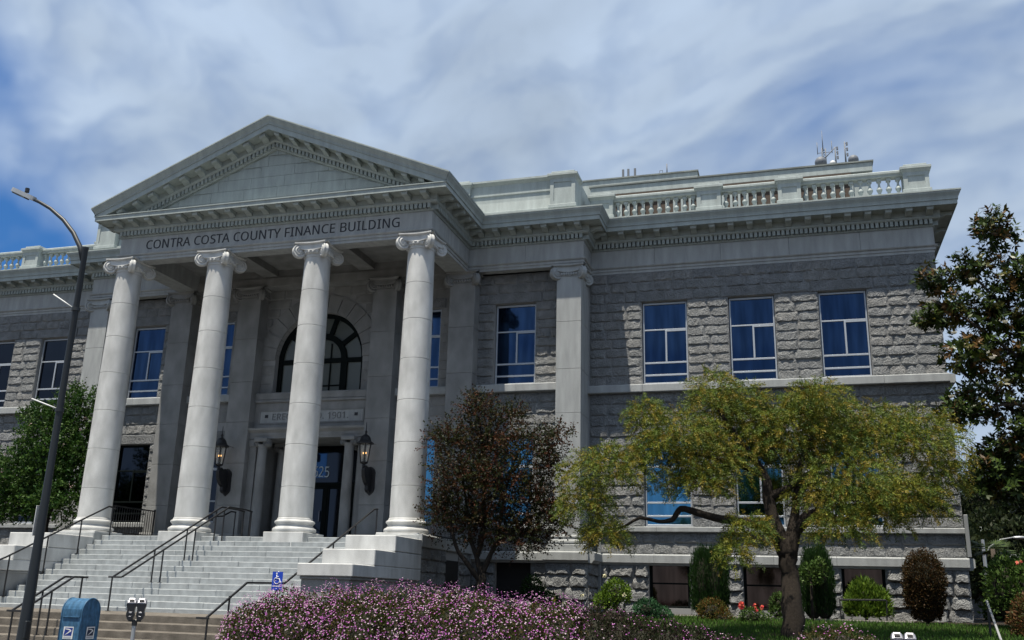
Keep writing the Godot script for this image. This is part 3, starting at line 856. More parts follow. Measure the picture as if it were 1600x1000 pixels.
func pediment() -> void:
	var P := node("pediment", B)
	var st := begin()
	rake_sweep(st, [Vector2(-0.3, -0.46), Vector2(0.64, -0.46), Vector2(0.64, -0.49), Vector2(0.68, -0.49), Vector2(0.68, -0.30), Vector2(0.71, -0.29), Vector2(0.71, -0.26)])
	part("raking_corona", st, M.painted, P)
	st = begin()
	rake_sweep(st, [Vector2(0.70, -0.258), Vector2(0.72, -0.20), Vector2(0.755, -0.14), Vector2(0.79, -0.09), Vector2(0.80, -0.05), Vector2(0.815, -0.045), Vector2(0.815, 0.0), Vector2(-0.3, 0.02)])
	part("raking_gutter", st, M.painted, P)
	st = begin()
	rake_sweep(st, [Vector2(-0.3, -0.93), Vector2(0.05, -0.93), Vector2(0.07, -0.89), Vector2(0.07, -0.72), Vector2(0.17, -0.72), Vector2(0.21, -0.68), Vector2(0.22, -0.66), Vector2(0.22, -0.458)])
	part("raking_bed_moulding", st, M.painted, P)
	var k := 0.4195
	var sl := atan(k)
	var mod := begin()
	extrude(mod, [Vector2(0.2, 0.0), Vector2(0.2, 0.17), Vector2(0.60, 0.17), Vector2(0.60, 0.10), Vector2(0.58, 0.065), Vector2(0.53, 0.05), Vector2(0.46, 0.06), Vector2(0.42, 0.055), Vector2(0.33, 0.02), Vector2(0.26, 0.0)], 0.2, Transform3D(Basis(), Vector3(0, 0, -0.1)))
	mod.generate_normals()
	var mesh := mod.commit()
	var dn := begin()
	for s in [1.0, -1.0]:
		for i in 10:
			var x = s * (0.28 + i * 0.605)
			var y := 11.595 + (6.75 - absf(x)) * k - 0.46 - 0.19
			var ex := Vector3(0, 0, 1); var ey := Vector3(s * k, 1, 0).normalized(); 
			put("modillion", mesh, M.painted, P, Transform3D(Basis(Vector3(0, 0, 1), Vector3(0, 1, 0), Vector3(-1, s * k, 0)), Vector3(x, y, ZF)))
		for i in 36:
			var x = s * (0.075 + i * 0.15)
			var y := 11.595 + (6.75 - absf(x)) * k - 0.87
			box(dn, Vector3(0.06, 0.0, -0.047), Vector3(0.16, 0.145, 0.047), 0.0, Transform3D(Basis(Vector3(0, 0, 1), Vector3(0, 1, 0), Vector3(-1, s * k, 0)), Vector3(x, y, ZF)))
	part("dentils", dn, M.painted, P).set_meta("kind", "stuff")
	# tympanum in courses of blocks
	var top := func(x: float) -> float: return 11.595 + (6.75 - absf(x)) * k - 0.9
	st = begin()
	extrude(st, [Vector2(-6.1, 11.2), Vector2(6.1, 11.2), Vector2(0, top.call(0.0))], 0.3, Transform3D(Basis(), Vector3(0, 0, ZF - 0.36)))
	part("tympanum", st, M.painted, P)
	var y := 11.30
	var c := 0
	while y < 13.5:
		var h := 0.40
		var half: float = 6.75 - (y + h * 0.2 + 0.9 - 11.595) / k
		var x := -half + (0.3 if c % 2 else 0.9) - 1.2
		while x < half:
			var x1 := minf(x + 1.3, half)
			var x0 := maxf(x, -half)
			if x1 - x0 > 0.12:
				var poly: Array = [Vector2(x0 + 0.005, y + 0.005), Vector2(x1 - 0.005, y + 0.005), Vector2(x1 - 0.005, minf(y + h - 0.005, maxf(top.call(x1) , y + 0.02)))]
				if x0 < 0.0 and x1 > 0.0 and top.call(0.0) < y + h: poly.append(Vector2(0, minf(y + h, top.call(0.0))))
				poly.append(Vector2(x0 + 0.005, minf(y + h - 0.005, maxf(top.call(x0), y + 0.02))))
				st = begin()
				extrude(st, poly, 0.05, Transform3D(Basis(), Vector3(0, 0, ZF - 0.08)))
				part("block", st, M.mint_shade if M.has("mint_shade") else M.painted, P)
			x += 1.3
		y += h; c += 1
	# gable roof behind
	st = begin()
	for s in [1.0, -1.0]:
		quad(st, Vector3(0, 14.44, ZF + 0.70), Vector3(s * 6.75, 11.61, ZF + 0.70), Vector3(s * 6.75, 11.61, -0.6), Vector3(0, 14.44, -0.6), Vector3(s, 2, 0))
		quad(st, Vector3(0, 14.36, ZF + 0.3), Vector3(s * 6.6, 11.58, ZF + 0.3), Vector3(s * 6.6, 11.58, -0.6), Vector3(0, 14.36, -0.6), Vector3(-s, -2, 0))
	tri(st, Vector3(0, 14.44, -0.6), Vector3(6.75, 11.61, -0.6), Vector3(-6.75, 11.61, -0.6), Vector3(0, 0, -1))
	part("portico_roof", st, M.roof_grey, P)
	write("inscription", "CONTRA COSTA COUNTY FINANCE BUILDING", 0.335, 0.024, 9.66, Vector3(-4.85, 10.165, ZF - 0.012), M.ink, B)

func pedestal(x0: float, x1: float, z0: float, z1: float, y0: float, y1: float) -> void:
	var P := node("pedestal", B)
	var w := 0.05
	var st := begin()
	box(st, Vector3(x0 - w, y0, z0 - w), Vector3(x1 + w, y0 + 0.13, z1 + w), 0.012)
	part("base", st, M.mint, P)
	st = begin()
	box(st, Vector3(x0, y0 + 0.13, z0), Vector3(x1, y1 - 0.2, z1 - 0.03))
	var e := minf(0.13, (x1 - x0) * 0.22)
	var ya := y0 + 0.13; var yb := y1 - 0.2
	for r in [[x0, x0 + e, ya, yb], [x1 - e, x1, ya, yb], [x0 + e, x1 - e, ya, ya + e], [x0 + e, x1 - e, yb - e, yb]]:
		box(st, Vector3(r[0], r[2], z1 - 0.03), Vector3(r[1], r[3], z1))
	part("die", st, M.mint, P)
	var pf := [Vector2(-0.2, y1 - 0.2), Vector2(0.0, y1 - 0.2), Vector2(0.03, y1 - 0.16), Vector2(0.06, y1 - 0.11), Vector2(0.09, y1 - 0.10), Vector2(0.09, y1 - 0.02), Vector2(0.06, y1), Vector2(-0.2, y1 + 0.001)]
	st = begin()
	sweep(st, [Vector2(x1, z0), Vector2(x1, z1), Vector2(x0, z1), Vector2(x0, z0)], pf)
	box(st, Vector3(x0 + 0.1, y1 - 0.15, z0 - 0.05), Vector3(x1 - 0.1, y1 - 0.002, z1 - 0.1))
	box(st, Vector3(x0 + 0.03, y1 + 0.002, z0), Vector3(x1 - 0.03, y1 + 0.10, z1 - 0.03), 0.01)
	part("cap", st, M.mint, P)

func parapet() -> void:
	var bal := begin()
	box(bal, Vector3(-0.072, 0.0, -0.072), Vector3(0.072, 0.05, 0.072))
	lathe(bal, [Vector2(0.0, 0.05), Vector2(0.055, 0.05), Vector2(0.042, 0.075), Vector2(0.05, 0.11), Vector2(0.088, 0.18), Vector2(0.095, 0.225), Vector2(0.08, 0.26), Vector2(0.05, 0.31), Vector2(0.034, 0.39), Vector2(0.038, 0.44), Vector2(0.058, 0.48), Vector2(0.058, 0.50), Vector2(0.0, 0.50)], 14)
	box(bal, Vector3(-0.072, 0.50, -0.072), Vector3(0.072, 0.60, 0.072))
	bal.generate_normals()
	var bm := bal.commit()
	for s in [1.0, -1.0]:
		var peds := [[10.2, 11.0], [13.97, 14.78], [16.69, 17.44], [20.68, 21.46]]
		for q in peds: pedestal(minf(s * q[0], s * q[1]), maxf(s * q[0], s * q[1]), -0.2, 0.42, 11.72, 12.66)
		for k in 3:
			var a: float = peds[k][1]; var b: float = peds[k + 1][0]
			var x0 := minf(s * a, s * b); var x1 := maxf(s * a, s * b)
			var Bq := node("balustrade", B)
			part("plinth_rail", boxm(Vector3(x0, 11.68, -0.05), Vector3(x1, 11.80, 0.34), 0.01), M.mint, Bq)
			var st := begin()
			sweep(st, [Vector2(x1, 0.14), Vector2(x0, 0.14)], [Vector2(-0.16, 12.42), Vector2(0.12, 12.42), Vector2(0.14, 12.45), Vector2(0.14, 12.50), Vector2(0.18, 12.53), Vector2(0.18, 12.60), Vector2(0.15, 12.63), Vector2(-0.2, 12.635)])
			part("hand_rail", st, M.mint, Bq)
			var n := roundi((b - a) / 0.305)
			for i in n:
				put("baluster", bm, M.mint, Bq, Transform3D(Basis(Vector3.UP, 0.0), Vector3(x0 + (x1 - x0) * (i + 0.5) / n, 11.81, 0.14)))
		# solid attic over the middle
		pedestal(minf(s * 9.02, s * 9.92), maxf(s * 9.02, s * 9.92), 0.9, 1.72, 11.75, 13.06)
		pedestal(minf(s * 5.35, s * 6.0), maxf(s * 5.35, s * 6.0), 0.9, 1.6, 11.75, 13.08)
		var a := Vector2(9.0, 1.45) if s > 0 else Vector2(-6.0, 1.45)
		var b := Vector2(6.0, 1.45) if s > 0 else Vector2(-9.0, 1.45)
		trim("attic_wall", [a, b], [Vector2(-0.4, 11.7), Vector2(0.14, 11.7), Vector2(0.14, 11.86), Vector2(0.06, 11.90), Vector2(0.02, 12.25), Vector2(0.0, 12.26), Vector2(0.0, 12.52), Vector2(0.04, 12.54), Vector2(0.04, 12.60), Vector2(0.0, 12.62), Vector2(0.0, 12.94), Vector2(0.05, 12.99), Vector2(0.12, 13.04), Vector2(0.12, 13.11), Vector2(0.0, 13.13), Vector2(-0.4, 13.135)], M.mint)
		part("attic_return", boxm(Vector3(s * 9.3, 11.7, 0.88), Vector3(s * 9.9, 13.05, -3.0)), M.mint, B)
	# louvred plant room on the roof
	var Q := node("plant_room", B)
	var st := begin()
	box(st, Vector3(10.0, 11.4, -6.0), Vector3(19.95, 13.915, -2.6))
	part("wall", st, M.mint, Q)
	part("parapet_band", boxm(Vector3(9.6, 13.93, -6.2), Vector3(20.05, 14.28, -2.45), 0.01), M.mint, Q)
	part("coping", boxm(Vector3(9.55, 14.283, -6.25), Vector3(20.1, 14.34, -2.4)), M.roof_grey, Q)
	part("upper_block", boxm(Vector3(8.0, 12.0, -9.0), Vector3(13.6, 15.48, -4.4)), M.mint, Q)
	part("coping", boxm(Vector3(7.95, 15.483, -9.05), Vector3(13.65, 15.54, -4.35)), M.roof_grey, Q)
	for w in [[10.5, 13.75], [14.7, 16.75], [17.4, 19.3]]:
		var L := node("louvre_bank", Q)
		part("backing", boxm(Vector3(w[0], 11.5, -2.59), Vector3(w[1], 13.90, -2.55)), M.slab_brown, L)
		part("head", boxm(Vector3(w[0], 13.84, -2.54), Vector3(w[1], 13.91, -2.42)), M.slab_brown, L)
		var n := roundi((w[1] - w[0]) / 0.30)
		for i in n + 1:
			var x: float = lerpf(w[0], w[1], float(i) / n)
			part("slat", boxm(Vector3(x - 0.045, 11.5, -2.54), Vector3(x + 0.045, 13.838, -2.47)), M.mint, L)

# ---- columns
func volute_mesh() -> ArrayMesh:
	# disc in the x-y plane, a spiral in relief on both faces
	var st := begin()
	st.set_smooth_group(0)
	var nr := 13; var na := 36; var rad := 0.205
	for f in [1.0, -1.0]:
		var g: Array = []
		for i in nr:
			var row: Array = []
			for k in na + 1:
				var a := TAU * k / na
				var r := rad * (0.02 + 0.98 * pow(float(i) / (nr - 1), 0.9))
				var ph := log(maxf(r, 0.012) / rad) / log(0.52) + a / TAU
				var w := 0.5 + 0.5 * cos(TAU * ph)
				var z := 0.075 + 0.05 * pow(w, 0.6) - 0.03 * (r / rad) * (r / rad)
				if r < 0.03: z = 0.11
				if i == nr - 1: z = 0.05
				row.append(Vector3(cos(a) * r, sin(a) * r, f * z))
			g.append(row)
		for i in nr - 1:
			for k in na: quad(st, g[i][k], g[i][k + 1], g[i + 1][k + 1], g[i + 1][k], Vector3(0, 0, f))
	for k in na:
		var a0 := TAU * k / na; var a1 := TAU * (k + 1) / na
		for z in [[-0.05, -0.02, rad, rad * 0.93], [-0.02, 0.02, rad * 0.93, rad * 0.93], [0.02, 0.05, rad * 0.93, rad]]:
			quad(st, Vector3(cos(a0) * z[2], sin(a0) * z[2], z[0]), Vector3(cos(a1) * z[2], sin(a1) * z[2], z[0]), Vector3(cos(a1) * z[3], sin(a1) * z[3], z[1]), Vector3(cos(a0) * z[3], sin(a0) * z[3], z[1]), Vector3(cos(a0), sin(a0), 0))
	st.generate_normals()
	return st.commit()

var vol: ArrayMesh
func capital(parent: Node3D, at: Vector3, half: float, m: Material, round_: bool) -> void:
	# half: half width of the shaft at the neck; four corner volutes under a curved abacus
	var C := node("capital", parent, at)
	var st := begin()
	var r := half
	if round_:
		lathe(st, [Vector2(r - 0.03, -0.02), Vector2(r + 0.02, -0.02), Vector2(r + 0.03, 0.01), Vector2(r + 0.02, 0.04), Vector2(r + 0.02, 0.06), Vector2(r + 0.09, 0.13), Vector2(r + 0.11, 0.18), Vector2(r + 0.06, 0.22), Vector2(0.0, 0.22)], 32)
		part("echinus", st, m, C)
		st = begin()
		for k in 22:
			var a := TAU * k / 22
			ellipsoid(st, Vector3(cos(a) * (r + 0.075), 0.125, sin(a) * (r + 0.075)), Vector3(0.042, 0.062, 0.042), 7, 5)
	else:
		box(st, Vector3(-r - 0.025, -0.03, -r - 0.025), Vector3(r + 0.025, 0.04, r + 0.025), 0.015)
		box(st, Vector3(-r - 0.03, 0.042, -r - 0.03), Vector3(r + 0.03, 0.23, r + 0.03))
		part("echinus", st, m, C)
		st = begin()
		for f in 4:
			for k in 7:
				var p := Vector3(lerpf(-r * 0.62, r * 0.62, k / 6.0), 0.12, r + 0.05).rotated(Vector3.UP, f * PI / 2)
				ellipsoid(st, p, Vector3(0.042, 0.062, 0.042), 7, 5)
	part("egg_moulding", st, m, C)
	var D := (r + 0.055) * 1.0
	for k in 4:
		var a := PI / 4 + k * PI / 2
		var dir := Vector3(cos(a), 0, sin(a))
		# disc plane holds the vertical and the diagonal
		var z := dir.cross(Vector3.UP)
		var fl := 1.0 if k % 2 == 0 else 1.0
		put("volute", vol, m, C, Transform3D(Basis(dir * 1.14, Vector3.UP * 1.14, z), dir * (r * 1.22 + 0.125) + Vector3(0, 0.162, 0)))
	# curved canalis and abacus on each face
	for f in 4:
		var rot := Basis(Vector3.UP, f * PI / 2)
		st = begin()
		var n := 10
		var c := r * 0.86 + 0.155
		var prev: Array = []
		for i in n + 1:
			var u := lerpf(-1.0, 1.0, float(i) / n)
			var x := u * c
			var zf := r + 0.045 + (c - r - 0.02) * pow(absf(u), 1.7)
			var lowy := 0.20 + 0.05 * u * u - 0.035 * (1.0 - u * u)
			var cur := [rot * Vector3(x, lowy, zf), rot * Vector3(x, lowy + 0.02, zf + 0.03), rot * Vector3(x, 0.34, zf + 0.008), rot * Vector3(x, 0.375, zf + 0.008)]
			var ab := [rot * Vector3(x * 1.04, 0.385, zf + 0.03), rot * Vector3(x * 1.06, 0.41, zf + 0.085), rot * Vector3(x * 1.06, 0.448, zf + 0.085), rot * Vector3(x * 0.3, 0.448, 0.0)]
			cur.append_array(ab)
			if i > 0:
				var nn := rot * Vector3(0, 0, 1)
				for j in [0, 1, 2, 4, 5]: quad(st, prev[j], cur[j], cur[j + 1], prev[j + 1], nn)
				quad(st, prev[3], cur[3], cur[4], prev[4], Vector3.DOWN)
				quad(st, prev[6], cur[6], cur[7], prev[7], Vector3.UP)
				quad(st, prev[0], cur[0], rot * Vector3(0, 0.2, 0), rot * Vector3(0, 0.2, 0.001), Vector3.DOWN)
			prev = cur
		part("abacus", st, m, C)

func columns() -> void:
	vol = volute_mesh()
	var proto: Node3D
	for i in 4:
		var x := [-5.55, -1.854, 1.854, 5.55][i] as float
		if proto:
			var d := proto.duplicate() as Node3D
			d.name = "column_%03d" % i
			B.add_child(d, true); d.position = Vector3(x, 0.42, 4.75)
			continue
		var C := node("column", B, Vector3(x, 0.42, 4.75))
		proto = C
		put("plinth", boxm_n(Vector3(-0.67, -0.46, -0.67), Vector3(0.67, 0.0, 0.67), 0.012), M.column, C)
		var st := begin()
		lathe(st, [Vector2(0.0, 0.002), Vector2(0.60, 0.002), Vector2(0.64, 0.02), Vector2(0.665, 0.06), Vector2(0.665, 0.10), Vector2(0.64, 0.14), Vector2(0.60, 0.155), Vector2(0.585, 0.165), Vector2(0.585, 0.185), Vector2(0.555, 0.20), Vector2(0.545, 0.225), Vector2(0.56, 0.25), Vector2(0.575, 0.255), Vector2(0.575, 0.275), Vector2(0.60, 0.285), Vector2(0.615, 0.315), Vector2(0.605, 0.35), Vector2(0.57, 0.37), Vector2(0.545, 0.38), Vector2(0.545, 0.41), Vector2(0.52, 0.45), Vector2(0.0, 0.45)], 48)
		part("base", st, M.column, C)
		var rad := func(y: float) -> float:
			var t := clampf((y - 0.45) / 8.5, 0.0, 1.0)
			return 0.515 - 0.09 * (0.35 * t + 0.65 * pow(t, 1.9))
		var ys := [0.45, 1.38, 2.68, 3.98, 5.28, 6.55, 7.75, 8.93]
		for k in 7:
			var pr: Array = [Vector2(0.0, ys[k] + 0.003), Vector2(rad.call(ys[k]) - 0.009, ys[k] + 0.003), Vector2(rad.call(ys[k]), ys[k] + 0.012)]
			for q in range(1, 5):
				var yy := lerpf(ys[k], ys[k + 1], q / 5.0)
				pr.append(Vector2(rad.call(yy), yy))
			pr.append(Vector2(rad.call(ys[k + 1]), ys[k + 1] - 0.012)); pr.append(Vector2(rad.call(ys[k + 1]) - 0.009, ys[k + 1] - 0.003)); pr.append(Vector2(0.0, ys[k + 1] - 0.003))
			st = begin()
			lathe(st, pr, 48)
			part("drum", st, M.column, C)
		capital(C, Vector3(0, 8.90, 0), 0.425, M.column, true)
	# pilasters: x centre, half width, front, back, foot
	for s in [1.0, -1.0]:
		for q in [[9.62, 0.43, 1.25, 0.0, 0.66], [5.76, 0.47, 1.30, 0.6, 0.36], [2.78, 0.47, 1.30, 0.6, 0.36]]:
			var P := node("pilaster", B, Vector3(s * q[0], 0, 0))
			var front: float = q[2]
			var foot: float = q[4]
			if foot < 0.5:
				put("base", boxm_n(Vector3(-q[1] - 0.09, 0.34, q[3]), Vector3(q[1] + 0.09, 0.62, front + 0.09), 0.03), M.shade_stone, P)
				foot = 0.62
			var ys := [foot, 1.6, 3.1, 4.6, 6.1, 7.75, 9.33]
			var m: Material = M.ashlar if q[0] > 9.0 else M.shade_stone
			for k in 6:
				put("block", boxm_n(Vector3(-q[1], ys[k] + 0.003, q[3] - 0.3), Vector3(q[1], ys[k + 1] - 0.003, front), 0.008), m, P)
			capital(P, Vector3(0, 9.325, front - q[1]), q[1] - 0.02, m, false)

func boxm_n(a: Vector3, b: Vector3, bevel := 0.0) -> ArrayMesh:
	var st := begin()
	box(st, a, b, bevel)
	st.generate_normals()
	return st.commit()

# ---- windows
func window(x0: float, x1: float, y0: float, y1: float, z: float, glass: Material, frame_: Material = null) -> void:
	var fm: Material = frame_ if frame_ else M.frame_metal
	var W := node("window", B, Vector3((x0 + x1) / 2, y0, z))
	var w := (x1 - x0) / 2; var h := y1 - y0
	var f := 0.05
	for r in [[-w, -w + f, 0.0, h], [w - f, w, 0.0, h], [-w + f, w - f, 0.0, f + 0.02], [-w + f, w - f, h - f - 0.02, h]]:
		put("frame", boxm_n(Vector3(r[0], r[2], -0.05), Vector3(r[1], r[3], 0.05), 0.006), fm, W)
	var yt := h * 0.665; var ym := h * 0.262; var yl := h * 0.115
	put("transom", boxm_n(Vector3(-w + f, yt - 0.025, -0.035), Vector3(w - f, yt + 0.025, 0.035), 0.005), fm, W)
	for y in [ym, yl]: put("rail", boxm_n(Vector3(-w + f, y - 0.03, -0.035), Vector3(w - f, y + 0.03, 0.04), 0.005), fm, W)
	var mx := 0.03
	put("mullion", boxm_n(Vector3(mx - 0.03, ym + 0.03, -0.035), Vector3(mx + 0.03, yt - 0.025, 0.042), 0.005), fm, W)
	put("sash_head", boxm_n(Vector3(mx + 0.03, yt - 0.075, -0.03), Vector3(w - f, yt - 0.027, 0.036), 0.004), fm, W)
	for r in [[-w + f, w - f, yt + 0.025, h - f - 0.02], [-w + f, mx - 0.03, ym + 0.03, yt - 0.025], [mx + 0.03, w - f, ym + 0.03, yt - 0.075], [-w + f, w - f, yl + 0.03, ym - 0.03], [-w + f, w - f, f + 0.02, yl - 0.03]]:
		put("pane", boxm_n(Vector3(r[0] - 0.01, r[2] - 0.01, -0.012), Vector3(r[1] + 0.01, r[3] + 0.01, 0.0)), glass, W)

func windows() -> void:
	for s in [1.0, -1.0]:
		var deep: Material = M.glass_deep if s > 0 else M.glass_dark
		for k in [[11.919, 13.475], [14.858, 16.371], [17.768, 19.282]]:
			var a := minf(s * k[0], s * k[1]); var b := maxf(s * k[0], s * k[1])
			window(a + 0.02, b - 0.02, 5.754, 8.662, -0.22, deep)
			window(a + 0.02, b - 0.02, 1.03, 3.945, -0.22, M.glass_bright if s > 0 else M.glass_dark)
			# basement light: two brown panes behind a dark frame
			var W := node("basement_window", B, Vector3((a + b) / 2, -1.5, -0.16))
			var w := (b - a) / 2 - 0.13
			for r in [[-w, -w + 0.09, 0.0, 1.6], [w - 0.09, w, 0.0, 1.6], [-w + 0.09, w - 0.09, 1.5, 1.6], [-w + 0.09, w - 0.09, 0.72, 0.77], [-w + 0.09, w - 0.09, 0.0, 0.06]]:
				put("frame", boxm_n(Vector3(r[0], r[2], -0.05), Vector3(r[1], r[3], 0.04), 0.006), M.dark_frame, W)
			put("pane", boxm_n(Vector3(-w + 0.08, 0.77, -0.01), Vector3(w - 0.08, 1.5, 0.0)), M.glass_brown, W)
			put("pane", boxm_n(Vector3(-w + 0.08, 0.05, -0.01), Vector3(w - 0.08, 0.72, 0.0)), M.glass_brown, W)
		var a := minf(s * 6.821, s * 8.32); var b := maxf(s * 6.821, s * 8.32)
		window(a + 0.02, b - 0.02, 5.754, 8.662, 0.52, M.glass_deep)
		window(a + 0.02, b - 0.02, 1.03, 3.945, 0.52, M.glass_bright if s > 0 else M.glass_dark, M.frame_metal if s > 0 else M.dark_frame)
		a = minf(s * 3.72, s * 4.78); b = maxf(s * 3.72, s * 4.78)
		window(a + 0.01, b - 0.01, 5.754, 8.662, 0.56, M.glass_deep)
		window(a + 0.01, b - 0.01, 1.03, 4.02, 0.56, M.glass_bright if s > 0 else M.glass_dark)
	# the arched window
	var A := node("arched_window", B, Vector3(0, 5.74, 0.42))
	var cy := 1.28
	var ring := func(called: String, r0: float, r1: float, d: float) -> void:
		var st := begin()
		var n := 32
		for i in n:
			var a0 := PI * i / n; var a1 := PI * (i + 1) / n
			var q := [Vector3(cos(a0) * r0, cy + sin(a0) * r0, d), Vector3(cos(a1) * r0, cy + sin(a1) * r0, d), Vector3(cos(a1) * r1, cy + sin(a1) * r1, d), Vector3(cos(a0) * r1, cy + sin(a0) * r1, d)]
			quad(st, q[0], q[1], q[2], q[3], Vector3(0, 0, 1))
			var b := Vector3(0, 0, -0.12)
			quad(st, q[0], q[1], q[1] + b, q[0] + b, -Vector3(cos(a0), sin(a0), 0))
			quad(st, q[3], q[2], q[2] + b, q[3] + b, Vector3(cos(a0), sin(a0), 0))
		part(called, st, M.dark_frame, A)
	ring.call("frame", 1.62, 1.79, 0.06)
	ring.call("inner_arch", 0.80, 1.02, 0.065)
	for s in [-1.0, 1.0]:
		put("frame", boxm_n(Vector3(s * 1.62, 0.0, -0.06), Vector3(s * 1.79, cy, 0.06), 0.006), M.dark_frame, A)
		put("mullion", boxm_n(Vector3(s * 0.80, 0.0, -0.06), Vector3(s * 1.06, cy - 0.12, 0.062), 0.006), M.dark_frame, A)
		put("glazing_bar", boxm_n(Vector3(s * 0.36 - 0.02, 0.06, -0.02), Vector3(s * 0.36 + 0.02, cy + 0.62, 0.03)), M.dark_frame, A)
	put("transom", boxm_n(Vector3(-1.619, cy - 0.12, -0.06), Vector3(1.619, cy + 0.05, 0.058), 0.006), M.dark_frame, A)
	put("sill", boxm_n(Vector3(-1.619, 0.0, -0.06), Vector3(1.619, 0.07, 0.055), 0.006), M.dark_frame, A)
	put("glazing_bar", boxm_n(Vector3(-0.79, 0.28, -0.02), Vector3(0.79, 0.32, 0.028)), M.dark_frame, A)
	for a in [36, 72, 108, 144]:
		var t := Transform3D(Basis(Vector3(0, 0, 1), deg_to_rad(a)), Vector3(0, cy, 0))
		put("spoke", boxm_n(Vector3(1.01, -0.09, -0.05), Vector3(1.63, 0.09, 0.056), 0.006), M.dark_frame, A, t)
	# panes with pale blinds drawn behind
	for i in 5:
		var a0 := deg_to_rad(36.0 * i); var a1 := deg_to_rad(36.0 * (i + 1))
		var poly: Array = []
		for q in 5: poly.append(Vector2(cos(lerpf(a0, a1, q / 4.0)) * 1.66, cy + sin(lerpf(a0, a1, q / 4.0)) * 1.66))
		for q in 5: poly.append(Vector2(cos(lerpf(a1, a0, q / 4.0)) * 0.99, cy + sin(lerpf(a1, a0, q / 4.0)) * 0.99))
		var st := begin()
		extrude(st, poly, 0.01, Transform3D(Basis(), Vector3(0, 0, -0.03)))
		part("pane", st, M.blind, A)
	var half: Array = []
	for q in 13: half.append(Vector2(cos(PI * q / 12.0) * 0.84, cy + sin(PI * q / 12.0) * 0.84))
	var sh := begin()
	extrude(sh, half, 0.01, Transform3D(Basis(), Vector3(0, 0, -0.03)))
	part("pane", sh, M.blind, A)
	for r in [[-1.65, -1.04], [1.04, 1.65], [-0.83, 0.83]]:
		put("pane", boxm_n(Vector3(r[0], 0.05, -0.03), Vector3(r[1], cy - 0.1, -0.02)), M.blind, A)

